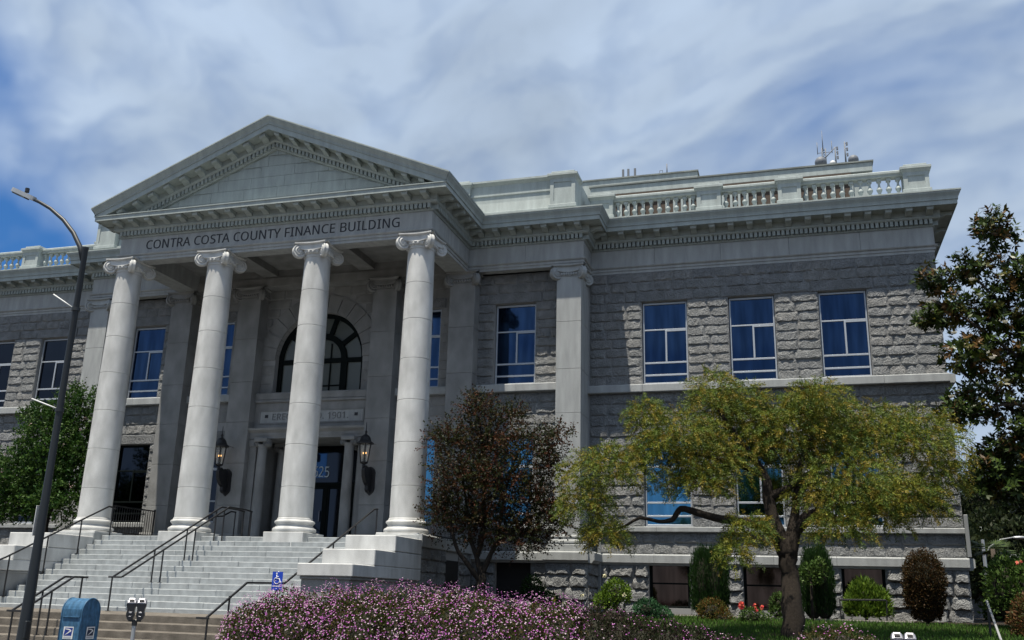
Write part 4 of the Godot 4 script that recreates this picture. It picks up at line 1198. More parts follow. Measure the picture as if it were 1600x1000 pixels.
func portal() -> void:
	var P := node("entrance", B)
	# jambs, lintel mouldings and the tablet above
	for s in [1.0, -1.0]:
		put("jamb", boxm_n(Vector3(s * 2.02, 0.34, -0.9), Vector3(s * 2.44, 4.0, 1.05), 0.01), M.shade_stone, P)
		put("jamb_cap", boxm_n(Vector3(s * 1.98, 3.72, -0.9), Vector3(s * 2.46, 3.98, 1.10), 0.012), M.shade_stone, P)
	var st := begin()
	sweep(st, [Vector2(2.32, 1.12), Vector2(-2.32, 1.12)], [Vector2(-2.0, 4.0), Vector2(0.0, 4.0), Vector2(0.0, 4.10), Vector2(0.02, 4.105), Vector2(0.02, 4.20), Vector2(0.06, 4.24), Vector2(0.14, 4.30), Vector2(0.16, 4.37), Vector2(0.0, 4.39), Vector2(-2.0, 4.39)])
	part("lintel", st, M.shade_stone, P)
	put("attic_panel", boxm_n(Vector3(-2.33, 4.392, 0.5), Vector3(2.33, 5.45, 0.93), 0.01), M.shade_stone, P)
	for r in [[-2.12, 2.12, 5.02, 5.07], [-2.12, 2.12, 4.56, 4.61], [-2.12, -2.06, 4.61, 5.02], [2.06, 2.12, 4.61, 5.02]]:
		put("panel_moulding", boxm_n(Vector3(r[0], r[2], 0.925), Vector3(r[1], r[3], 0.955)), M.shade_stone, P)
	put("tablet", boxm_n(Vector3(-2.05, 4.615, 0.92), Vector3(2.05, 5.015, 0.936)), M.ashlar, P)
	write("inscription", "ERECTED A.D. 1901.", 0.24, 0.02, 3.05, Vector3(-1.55, 4.70, 0.93), M.granite_b, P)
	for s in [1.0, -1.0]:
		put("stud", boxm_n(Vector3(s * 1.86, 4.79, 0.93), Vector3(s * 1.74, 4.90, 0.955)), M.ink, P)
	put("top_moulding", boxm_n(Vector3(-2.33, 5.36, 0.9), Vector3(2.33, 5.448, 1.02), 0.01), M.shade_stone, P)
	# small Ionic columns in front, and a pair deeper in
	var sm := begin()
	lathe(sm, [Vector2(0.0, -0.07), Vector2(0.24, -0.07), Vector2(0.24, 0.08), Vector2(0.22, 0.14), Vector2(0.20, 0.17), Vector2(0.195, 0.2), Vector2(0.19, 1.4), Vector2(0.165, 3.28), Vector2(0.18, 3.30), Vector2(0.18, 3.33), Vector2(0.21, 3.40), Vector2(0.0, 3.40)], 28)
	sm.generate_normals()
	var shaft := sm.commit()
	for s in [1.0, -1.0]:
		for z in [1.12, -0.15]:
			var C := node("small_column", B, Vector3(s * (1.72 if z > 0 else 1.62), 0.36, z))
			put("shaft", shaft, M.shade_stone, C)
			for k in [-1.0, 1.0]:
				put("volute", vol, M.shade_stone, C, Transform3D(Basis.from_scale(Vector3(0.55 * k, 0.55, 1.6)), Vector3(k * 0.19, 3.44, 0.02)))
			put("abacus", boxm_n(Vector3(-0.26, 3.50, -0.22), Vector3(0.26, 3.635, 0.22), 0.015), M.shade_stone, C)
	# vestibule: dark walls, doors and the numbered transom
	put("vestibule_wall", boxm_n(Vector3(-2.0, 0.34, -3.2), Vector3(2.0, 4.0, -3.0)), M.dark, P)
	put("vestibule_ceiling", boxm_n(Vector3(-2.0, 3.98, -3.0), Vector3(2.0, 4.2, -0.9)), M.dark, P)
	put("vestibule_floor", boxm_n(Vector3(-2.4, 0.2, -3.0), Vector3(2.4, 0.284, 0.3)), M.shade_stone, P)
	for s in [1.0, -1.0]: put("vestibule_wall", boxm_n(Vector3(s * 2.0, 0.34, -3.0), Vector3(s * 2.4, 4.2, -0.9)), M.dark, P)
	var z := -0.75
	put("transom_bar", boxm_n(Vector3(-2.0, 2.50, z - 0.06), Vector3(2.0, 2.62, z + 0.06), 0.008), M.dark_frame, P)
	put("transom_pane", boxm_n(Vector3(-2.0, 2.62, z - 0.02), Vector3(2.0, 3.98, z - 0.01)), M.glass_dark, P)
	put("transom_pane", boxm_n(Vector3(-0.62, 2.80, z - 0.008), Vector3(-0.09, 3.73, z - 0.001)), M.glass_navy, P)
	write("number", "625", 0.40, 0.015, 0.66, Vector3(-0.60, 2.82, z + 0.01), M.letter_white, P)
	for x in [-1.0, 0.0, 1.0]:
		put("door_post", boxm_n(Vector3(x - 0.05, 0.34, z - 0.05), Vector3(x + 0.05, 2.5, z + 0.05), 0.006), M.dark_frame, P)
	for x in [-1.5, -0.5, 0.5, 1.5]:
		var D := node("door", B, Vector3(x, 0.34, z))
		for r in [[-0.45, -0.36, 0.0, 2.16], [0.36, 0.45, 0.0, 2.16], [-0.36, 0.36, 0.0, 0.25], [-0.36, 0.36, 2.04, 2.16]]:
			put("stile", boxm_n(Vector3(r[0], r[2], -0.03), Vector3(r[1], r[3], 0.03), 0.005), M.dark_frame, D)
		put("pane", boxm_n(Vector3(-0.36, 0.25, -0.006), Vector3(0.36, 2.04, 0.0)), M.glass_dark, D)
		put("handle", boxm_n(Vector3(0.28, 0.85, 0.03), Vector3(0.31, 1.25, 0.07), 0.008), M.silver, D)

# ------------------------------------------------------------------ ground and stairs
func lawn_y(x: float, z: float) -> float:
	var y := -1.68
	if z > 1.0: y = lerpf(-1.68, -1.95, clampf((z - 1.0) / 7.0, 0.0, 1.0))
	if z > 8.0: y = lerpf(-1.95, -2.62, clampf((z - 8.0) / 6.0, 0.0, 1.0))
	return y

func walk_y(x: float) -> float:
	return -2.77 - 0.016 * (x - 4.0)

func ground() -> void:
	var st := begin()
	box(st, Vector3(11.5, -2.2, 2.15), Vector3(19.6, -1.66, 2.32), 0.02)
	structure("garden_edging", st, M.pavement)
	st = begin()
	quad(st, Vector3(-260, -3.35, 200), Vector3(260, -3.35, 200), Vector3(260, -3.35, -320), Vector3(-260, -3.35, -320), Vector3.UP)
	structure("ground", st, M.soil)
	st = begin()
	box(st, Vector3(-120, -3.30, 17.62), Vector3(120, -3.18, 33.0))
	structure("road", st, M.asphalt)
	st = begin()
	for x in range(-30, 30):
		box(st, Vector3(x * 2.0 + 0.004, -3.4, 12.35), Vector3(x * 2.0 + 1.996, walk_y(x * 2.0 + 1), 14.9))
		box(st, Vector3(x * 2.0 + 0.004, -3.4, 14.905), Vector3(x * 2.0 + 1.996, walk_y(x * 2.0 + 1), 17.4))
	structure("pavement", st, M.pavement)
	st = begin()
	for x in range(-20, 20):
		box(st, Vector3(x * 3.0 + 0.003, -3.4, 17.403), Vector3(x * 3.0 + 2.997, walk_y(x * 3.0) + 0.004, 17.6), 0.02)
	structure("kerb", st, M.concrete)
	st = begin()
	box(st, Vector3(-120, -3.4, 33.0), Vector3(120, -3.02, 60.0), 0.03)
	structure("far_pavement", st, M.pavement)
	for s in [1.0, -1.0]:
		st = begin()
		var x0 := 5.2 if s > 0 else -40.0
		var x1 := 60.0 if s > 0 else -5.2
		var n := 18
		for i in n:
			for j in 20:
				var a := lerpf(x0, x1, float(i) / n); var b := lerpf(x0, x1, float(i + 1) / n)
				var z0 := lerpf(-14.0, 14.6, j / 20.0); var z1 := lerpf(-14.0, 14.6, (j + 1) / 20.0)
				quad(st, Vector3(a, lawn_y(a, z0), z0), Vector3(b, lawn_y(b, z0), z0), Vector3(b, lawn_y(b, z1), z1), Vector3(a, lawn_y(a, z1), z1), Vector3.UP)
			box(st, Vector3(lerpf(x0, x1, float(i) / n), -3.3, 14.3), Vector3(lerpf(x0, x1, float(i + 1) / n), -2.70, 14.6))
		structure("lawn", st, M.soil)

func staircase() -> void:
	var S := thing("entrance_stairs", "broad pale stone staircase rising to the columned portico", "stairs")
	var h := 0.16; var t := 0.325
	var variants: Array = []
	for v in 4:
		variants.append(boxm_n(Vector3(0, -1, -1), Vector3(1, 0, 0), 0.0))
	for i in 14:
		var P := node("step", S)
		var y := 0.29 - h * i; var z := 5.1 + t * i
		var x := -4.86
		while x < 4.85:
			var l := R.randf_range(1.4, 2.4)
			if 4.86 - x - l < 0.9: l = 4.86 - x
			var st := begin()
			box(st, Vector3(x + 0.003, y - h - 0.02, z - t - 0.3), Vector3(x + l - 0.003, y + R.randf_range(-0.004, 0.004), z + R.randf_range(-0.006, 0.006)), 0.014)
			part("slab", st, M.step_stone if R.randf() < 0.7 else M.step_stone_b, P)
			x += l
	for s in [1.0, -1.0]:
		var a := 4.87; var b := 6.36
		for q in [[5.46, 7.36, 0.225, 0.42], [5.46, 8.64, -0.205, 0.40], [5.46, 9.89, -0.61, 0.30]]:
			part("cheek_block", boxm(Vector3(s * a, q[2] - q[3], q[0]), Vector3(s * b, q[2], q[1]), 0.018), M.column, S)
		part("cheek_soffit", boxm(Vector3(s * (a + 0.05), -0.99, 5.46), Vector3(s * (b - 0.06), -0.912, 9.83), 0.03), M.shade_stone, S)
		part("cheek_wall", boxm(Vector3(s * (a + 0.08), -2.6, 5.3), Vector3(s * (b - 0.12), -0.98, 9.78)), M.shade_stone, S)
	var L := thing("lower_steps", "brown concrete landing and lower steps between pavement and stone stairs", "steps")
	part("landing", boxm(Vector3(-7.2, -3.0, 9.0), Vector3(5.15, -1.90, 11.35), 0.02), M.concrete, L)
	for i in 5:
		part("step", boxm(Vector3(-7.2, -3.0, 11.0), Vector3(5.15, -1.90 - 0.17 * (i + 1) + 0.0, 11.35 + 0.33 * (i + 1)), 0.02), M.concrete, L)
	# pale kerb wall that ends the steps beside the hedge
	var st := begin()
	extrude(st, [Vector2(0, -3.0), Vector2(0, -2.0), Vector2(0.5, -2.02), Vector2(3.0, -2.62), Vector2(3.0, -3.0)], 0.35, Transform3D(Basis(Vector3(0, 0, 1), Vector3(0, 1, 0), Vector3(-1, 0, 0)), Vector3(5.50, 0, 10.6)))
	part("side_kerb", st, M.pavement, L)

func rail_thing(label: String, paths: Array, posts: Array, group := "") -> Node3D:
	var H := thing("handrail", label, "handrail", Vector3.ZERO, 0.0, group)
	for p in paths:
		var st := begin()
		for i in p.size() - 1:
			bar(st, p[i], p[i + 1], 0.038, 0.045)
		part("rail", st, M.iron, H)
	for q in posts:
		var st := begin()
		bar(st, q[0], q[1], 0.034, 0.034)
		box(st, q[0] + Vector3(-0.05, -0.002, -0.05), q[0] + Vector3(0.05, 0.012, 0.05))
		part("post", st, M.iron, H)
	return H

func stair_y(z: float) -> float:
	# tread height of the stone flight at z
	var i := ceilf((z - 5.1) / 0.325)
	return clampf(0.29 - 0.16 * maxf(i, 0.0), -1.9, 0.29)

func low_y(z: float) -> float:
	var i := ceilf((z - 11.35) / 0.33)
	return clampf(-1.9 - 0.17 * maxf(i, 0.0), -2.77, -1.9)

func railings() -> void:
	# double rail in the middle of the stone flight
	var xs := [-0.68, -0.40]
	var ps: Array = []; var po: Array = []
	for x in xs:
		ps.append([Vector3(x, 1.17, 3.55), Vector3(x, 1.20, 3.95), Vector3(x, 1.20, 4.9), Vector3(x, -1.03, 9.55)])
		for z in [3.6, 5.15, 6.55, 7.95]:
			po.append([Vector3(x, stair_y(z), z), Vector3(x, 1.19 if z < 5.0 else lerpf(1.20, -1.03, (z - 4.9) / 4.65), z)])
	ps.append([Vector3(xs[0] - 0.12, -1.04, 9.58), Vector3(xs[1], -1.04, 9.58)])
	po.append([Vector3(xs[0], -1.9, 9.58), Vector3(xs[0], -1.04, 9.58)])
	rail_thing("long black double handrail up the middle of the pale stone stairs", ps, po)
	# double rail on the lower concrete steps
	ps = []; po = []
	for x in [-0.48, -0.22]:
		ps.append([Vector3(x, -1.08, 11.2), Vector3(x, -1.08, 11.55), Vector3(x, -1.85, 13.05)])
		po.append([Vector3(x, low_y(12.2), 12.2), Vector3(x, lerpf(-1.08, -1.85, 0.65 / 1.5), 12.2)])
	ps.append([Vector3(-0.50, -1.08, 11.2), Vector3(-0.1, -1.08, 11.2)])
	ps.append([Vector3(-0.62, -1.86, 13.06), Vector3(-0.2, -1.86, 13.06)])
	po.append([Vector3(-0.22, -1.9, 11.25), Vector3(-0.22, -1.09, 11.25)])
	po.append([Vector3(-0.48, -2.77, 13.03), Vector3(-0.48, -1.87, 13.03)])
	rail_thing("short black double handrail on the brown lower steps beside the blue mailbox", ps, po)
	# rail beside the right cheek, running on over the landing
	ps = [[Vector3(4.6, 1.15, 4.75), Vector3(4.6, 1.12, 5.0), Vector3(4.6, -1.10, 9.95), Vector3(4.6, -1.12, 11.65), Vector3(4.6, -1.86, 13.1)], [Vector3(4.35, -1.87, 13.1), Vector3(4.66, -1.87, 13.1)]]
	po = []
	for z in [4.8, 6.2, 7.5, 8.85]: po.append([Vector3(4.6, stair_y(z), z), Vector3(4.6, 1.12 if z < 5.0 else lerpf(1.12, -1.10, (z - 5.0) / 4.95), z)])
	po.append([Vector3(4.6, low_y(12.3), 12.3), Vector3(4.6, -1.41, 12.3)])
	po.append([Vector3(4.6, -2.77, 13.06), Vector3(4.6, -1.88, 13.06)])
	rail_thing("black handrail along the right side of the stairs by the flowering hedge", ps, po)
	ps = [[Vector3(-4.65, 1.16, 4.85), Vector3(-4.65, 1.20, 5.2), Vector3(-4.65, -0.55, 9.1), Vector3(-4.65, -0.75, 9.6)]]
	po = []
	for z in [5.0, 6.35, 7.65, 9.0]: po.append([Vector3(-4.65, stair_y(z), z), Vector3(-4.65, lerpf(1.20, -0.55, maxf(z - 5.2, 0.0) / 3.9), z)])
	rail_thing("black handrail down the left side of the stairs behind the street lamp", ps, po)
	rail_thing("small black cranked handrail in front of the left entrance column", [[Vector3(-2.05, 1.06, 3.1), Vector3(-2.05, 1.10, 2.7), Vector3(-2.05, 1.30, 2.2), Vector3(-2.05, 1.30, 1.9)]], [[Vector3(-2.05, 0.34, 3.08), Vector3(-2.05, 1.06, 3.08)], [Vector3(-2.05, 0.34, 1.93), Vector3(-2.05, 1.29, 1.93)]])
	# iron guard railings at the ends of the portico
	for s in [1.0, -1.0]:
		var x := 5.75
		var G := thing("guard_railing", "black iron bar railing behind the rightmost column" if s > 0 else "black iron bar railing beside the leftmost column", "railing", Vector3(s * x, 0.375, 0.0))
		for y in [0.10, 0.98]:
			part("rail", boxm(Vector3(-0.02, y, 1.35), Vector3(0.02, y + 0.04, 4.05), 0.004), M.iron, G)
		for z in [1.38, 4.02]: part("post", boxm(Vector3(-0.025, 0.0, z - 0.025), Vector3(0.025, 1.06, z + 0.025), 0.004), M.iron, G)
		for k in 20:
			var z := 1.50 + k * 0.127
			part("bar", boxm(Vector3(-0.009, 0.14, z - 0.009), Vector3(0.009, 0.98, z + 0.009)), M.iron, G)
	rail_thing("low black pipe rail standing before the lime green shrub", [[Vector3(17.72, -1.13, 1.6), Vector3(18.98, -1.11, 1.6)]], [[Vector3(17.74, -1.72, 1.6), Vector3(17.74, -1.12, 1.6)], [Vector3(18.96, -1.72, 1.6), Vector3(19.0, -1.12, 1.6)]])
	var W := thing("sloping_handrail", "grey sloping handrail below the flowering shrubs at the far right", "handrail")
	var st := begin()
	bar(st, Vector3(20.75, -1.10, 6.6), Vector3(20.72, -2.2, 8.4), 0.045, 0.05)
	part("rail", st, M.pipe_paint, W)
	for z in [6.7, 8.2]:
		st = begin()
		bar(st, Vector3(20.745, lawn_y(0, z) - 0.1, z), Vector3(20.745, -1.14 - (z - 6.6) * 0.61, z), 0.05, 0.05)
		part("post", st, M.iron, W)

func lanterns() -> void:
	for s in [1.0, -1.0]:
		var Lp := thing("wall_lantern", "black wall lantern with two lit bulbs right of the entrance" if s > 0 else "black wall lantern with two lit bulbs left of the entrance", "lantern", Vector3(s * 2.70 if s > 0 else -2.93, 0, 0), 0.0, "wall lanterns flanking the entrance")
		var st := begin()
		extrude(st, [Vector2(-0.14, 2.05), Vector2(-0.06, 1.97), Vector2(0.0, 1.92), Vector2(0.06, 1.97), Vector2(0.14, 2.05), Vector2(0.17, 2.15), Vector2(0.17, 2.72), Vector2(0.13, 2.80), Vector2(0.07, 2.86), Vector2(0.0, 2.90), Vector2(-0.07, 2.86), Vector2(-0.13, 2.80), Vector2(-0.17, 2.72), Vector2(-0.17, 2.15)], 0.06, Transform3D(Basis(), Vector3(0, 0, 1.30)))
		part("back_plate", st, M.iron, Lp)
		st = begin()
		extrude(st, [Vector2(1.36, 2.05), Vector2(1.50, 2.0), Vector2(1.62, 2.08), Vector2(1.62, 2.22), Vector2(1.78, 2.32), Vector2(1.92, 2.50), Vector2(1.96, 2.72), Vector2(1.90, 2.86), Vector2(1.78, 2.88), Vector2(1.70, 2.80), Vector2(1.56, 2.86), Vector2(1.44, 2.80), Vector2(1.36, 2.70)], 0.12, Transform3D(Basis(Vector3(0, 0, 1), Vector3(0, 1, 0), Vector3(-1, 0, 0)), Vector3(0.06, 0, 0)))
		part("scroll_bracket", st, M.iron, Lp)
		var c := Vector3(0, 0, 1.92)
		st = begin()
		lathe(st, [Vector2(0.0, 2.82), Vector2(0.07, 2.84), Vector2(0.05, 2.90), Vector2(0.13, 2.94), Vector2(0.14, 2.98), Vector2(0.0, 2.985)], 12, c)
		part("holder", st, M.iron, Lp)
		var a := 0.135; var b := 0.215; var y0 := 2.98; var y1 := 3.60
		for k in 6:
			var t0 := TAU * k / 6; var t1 := TAU * (k + 1) / 6
			var p := [c + Vector3(cos(t0) * a, y0, sin(t0) * a), c + Vector3(cos(t0) * b, y1, sin(t0) * b), c + Vector3(cos(t1) * b, y1, sin(t1) * b), c + Vector3(cos(t1) * a, y0, sin(t1) * a)]
			st = begin()
			bar(st, p[0], p[1], 0.026, 0.026); bar(st, p[1], p[2], 0.026, 0.026)
			part("glazing_bar", st, M.iron, Lp)
			st = begin()
			quad(st, p[0] * 0.5 + p[0] * 0.5, p[1], p[2], p[3], Vector3(cos((t0 + t1) / 2), 0, sin((t0 + t1) / 2)))
			part("glass_pane", st, M.clear_glass, Lp)
		st = begin()
		lathe(st, [Vector2(0.0, 3.60), Vector2(0.29, 3.60), Vector2(0.285, 3.64), Vector2(0.22, 3.68), Vector2(0.19, 3.74), Vector2(0.165, 3.82), Vector2(0.11, 3.89), Vector2(0.05, 3.92), Vector2(0.035, 3.98), Vector2(0.05, 4.01), Vector2(0.02, 4.06), Vector2(0.008, 4.34), Vector2(0.0, 4.345)], 16, c)
		part("hood", st, M.iron, Lp)
		for k in [-1.0, 1.0]:
			st = begin()
			lathe(st, [Vector2(0.0, 2.985), Vector2(0.013, 2.985), Vector2(0.013, 3.24), Vector2(0.0, 3.241)], 8, c + Vector3(k * 0.05, 0, 0))
			part("candle", st, M.iron, Lp)
			st = begin()
			ellipsoid(st, c + Vector3(k * 0.05, 3.285, 0), Vector3(0.018, 0.032, 0.018), 8, 6)
			part("bulb", st, M.bulb_glow, Lp)
			var o := OmniLight3D.new()
			o.name = "bulb_light"
			o.light_color = Color(1.0, 0.78, 0.5); o.light_energy = 0.003; o.omni_range = 12.0; o.omni_attenuation = 2.0; o.light_size = 0.02
			o.shadow_enabled = true
			o.position = c + Vector3(k * 0.05, 3.285, 0)
			Lp.add_child(o, true)
		st = begin()
		tube(st, [c + Vector3(0, 3.75, 0), Vector3(0.12, 3.66, 1.31)], [0.006], 5)
		part("stay_wire", st, M.iron, Lp)

# ------------------------------------------------------------------ roof equipment
func roof_things() -> void:
	var mast := func(label: String, x: float, y0: float, y1: float, z: float, kind: int) -> void:
		var A := thing("antenna_mast", label, "antenna", Vector3(x, y0, z))
		var h := y1 - y0
		var st := begin()
		if kind == 0:
			for a in 3:
				var o := Vector3(cos(a * TAU / 3), 0, sin(a * TAU / 3)) * 0.09
				tube(st, [o, o + Vector3(0, h * 0.55, 0)], [0.018], 5)
				for k in 9:
					var o2 := Vector3(cos((a + 1) * TAU / 3), 0, sin((a + 1) * TAU / 3)) * 0.09
					tube(st, [o + Vector3(0, h * 0.06 * k, 0), o2 + Vector3(0, h * 0.06 * (k + 1), 0)], [0.009], 4)
			part("lattice", st, M.dish_grey, A)
			st = begin()
			tube(st, [Vector3(0, h * 0.5, 0), Vector3(0, h, 0)], [0.022, 0.008], 5)
			part("whip", st, M.dish_grey, A)
			for o in [Vector3(-0.2, 0, 0), Vector3(0.32, 0, 0)]:
				st = begin()
				tube(st, [o + Vector3(0, h * 0.42, 0), o + Vector3(0, h * 0.72, 0)], [0.014], 5)
				tube(st, [o + Vector3(0, h * 0.45, 0), Vector3(0, h * 0.45, 0)], [0.012], 5)
				part("side_whip", st, M.dish_grey, A)
		else:
			tube(st, [Vector3.ZERO, Vector3(0, h, 0)], [0.035, 0.02], 6)
			part("pole", st, M.dish_grey, A)
			for k in 3:
				var y := h * (0.45 + 0.2 * k)
				st = begin()
				box(st, Vector3(0.05, y, -0.03), Vector3(0.11, y + 0.14, 0.03), 0.012)
				tube(st, [Vector3(0, y + 0.1, 0), Vector3(0.06, y + 0.1, 0)], [0.012], 5)
				part("aerial", st, M.dish_grey, A)
	mast.call("tall grey lattice antenna mast on the plant room roof", 18.42, 14.34, 16.0, -3.0, 0)
	mast.call("short grey antenna pole in the middle of the roof group", 18.85, 14.34, 15.28, -3.0, 1)
	mast.call("grey antenna pole nearest the right end of the plant room", 19.2, 14.34, 15.45, -3.0, 1)
	var br := thing("mast_brace", "thin diagonal brace between the lattice mast and the short pole", "brace", Vector3(18.42, 14.95, -3.0))
	var st := begin()
	tube(st, [Vector3(0.05, -0.1, 0), Vector3(0.43, 0.30, 0.0)], [0.018], 5)
	part("rod", st, M.dish_grey, br)
	for q in [["round grey radio dome at the foot of the lattice mast", 18.30, 0.22], ["small white dome between the two grey radio domes", 18.72, 0.11], ["round grey dome at the right end of the plant room roof", 19.45, 0.19]]:
		var d := thing("radio_dome", q[0], "antenna dome", Vector3(q[1], 14.34, -2.8))
		st = begin()
		lathe(st, [Vector2(0.0, 0.0), Vector2(0.07, 0.0), Vector2(0.07, 0.12), Vector2(0.0, 0.121)], 10)
		part("foot", st, M.dish_grey, d)
		st = begin()
		ellipsoid(st, Vector3(0, 0.10 + q[2] * 0.75, 0), Vector3(q[2], q[2], q[2]), 16, 10)
		part("dome", st, M.white_paint if q[2] < 0.15 else M.dish_grey, d)
	var P := thing("panel_antenna", "white panel antenna on the higher roof block", "antenna", Vector3(10.75, 15.54, -4.8))
	for x in [-0.22, 0.0, 0.28]:
		st = begin()
		tube(st, [Vector3(x, 0, 0), Vector3(x, 0.5, 0)], [0.018], 6)
		part("pole", st, M.dish_grey, P)
		part("panel", boxm(Vector3(x - 0.06, 0.05, 0.02), Vector3(x + 0.03, 0.52, 0.08), 0.02), M.dish_grey, P)
	var v := thing("vent_pipe", "thin vent pipe with a small frame on the higher roof block", "vent", Vector3(12.15, 15.54, -4.7))
	st = begin()
	tube(st, [Vector3(0.2, 0, 0), Vector3(0.2, 0.55, 0)], [0.025], 6)
	part("pipe", st, M.dish_grey, v)
	st = begin()
	for q in [[Vector3(-0.1, 0, 0), Vector3(-0.1, 0.28, 0)], [Vector3(0.02, 0, 0), Vector3(0.02, 0.28, 0)], [Vector3(-0.1, 0.27, 0), Vector3(0.02, 0.27, 0)]]: bar(st, q[0], q[1], 0.02, 0.02)
	part("frame", st, M.dish_grey, v)

# ------------------------------------------------------------------ street furniture
func meter(label: String, at: Vector3, turn: float) -> void:
	var P := thing("parking_meter", label, "parking meter", at, turn, "twin head parking meters at the kerb")
	var st := begin()
	lathe(st, [Vector2(0.0, 0.0), Vector2(0.075, 0.0), Vector2(0.07, 0.03), Vector2(0.036, 0.05), Vector2(0.034, 1.03), Vector2(0.0, 1.031)], 16)
	part("post", st, M.galvanised, P)
	st = begin()
	box(st, Vector3(-0.105, 1.025, -0.035), Vector3(0.105, 1.06, 0.035), 0.012)
	lathe(st, [Vector2(0.0, 0.96), Vector2(0.045, 0.96), Vector2(0.045, 1.03), Vector2(0.0, 1.031)], 12)
	part("yoke", st, M.black_plastic, P)
	for s in [-1.0, 1.0]:
		var H := node("head", P, Vector3(s * 0.081, 1.05, 0))
		H.scale = Vector3(0.84, 0.84, 0.84)
		st = begin()
		var pr := [Vector2(0.03, 0.0), Vector2(0.055, 0.02), Vector2(0.06, 0.05), Vector2(0.078, 0.08), Vector2(0.08, 0.13), Vector2(0.068, 0.17), Vector2(0.07, 0.22), Vector2(0.09, 0.28), Vector2(0.092, 0.32)]
		var poly: Array = []
		for p in pr: poly.append(Vector2(p.x, p.y))
		for k in range(pr.size() - 1, -1, -1): poly.append(Vector2(-pr[k].x, pr[k].y))
		extrude(st, poly, 0.13, Transform3D(Basis(), Vector3(0, 0, -0.065)))
		part("housing", st, M.black_plastic, H)
		st = begin()
		var dome := [Vector2(-0.094, 0.321), Vector2(0.094, 0.321), Vector2(0.092, 0.36), Vector2(0.078, 0.405), Vector2(0.05, 0.43), Vector2(-0.05, 0.43), Vector2(-0.078, 0.405), Vector2(-0.092, 0.36)]
		extrude(st, dome, 0.09, Transform3D(Basis(), Vector3(0, 0, -0.07)))
		# sloping front of the dome
		for k in dome.size() - 1:
			var a: Vector2 = dome[k]; var b: Vector2 = dome[(k + 1) % dome.size()]
			if k == 0: continue
			quad(st, Vector3(a.x, a.y, 0.02), Vector3(b.x, b.y, 0.02), Vector3(b.x * 0.95, 0.321 + (b.y - 0.321) * 0.25, 0.075), Vector3(a.x * 0.95, 0.321 + (a.y - 0.321) * 0.25, 0.075), Vector3(0, 0.5, 1))
		box(st, Vector3(-0.088, 0.318, -0.06), Vector3(0.088, 0.345, 0.07), 0.01)
		part("dome", st, M.silver, H)
		var tilt := Transform3D(Basis(Vector3(1, 0, 0), -0.85), Vector3(0, 0.385, 0.052))
		st = begin()
		box(st, Vector3(-0.045, -0.03, -0.002), Vector3(0.045, 0.03, 0.006), 0.002, tilt)
		part("display", st, M.dark, H)
		part("coin_plate", boxm(Vector3(-0.03, 0.135, 0.064), Vector3(0.03, 0.16, 0.072), 0.003), M.silver, H)
		part("lock", boxm(Vector3(-0.022, 0.065, 0.062), Vector3(0.022, 0.08, 0.07), 0.003), M.silver, H)

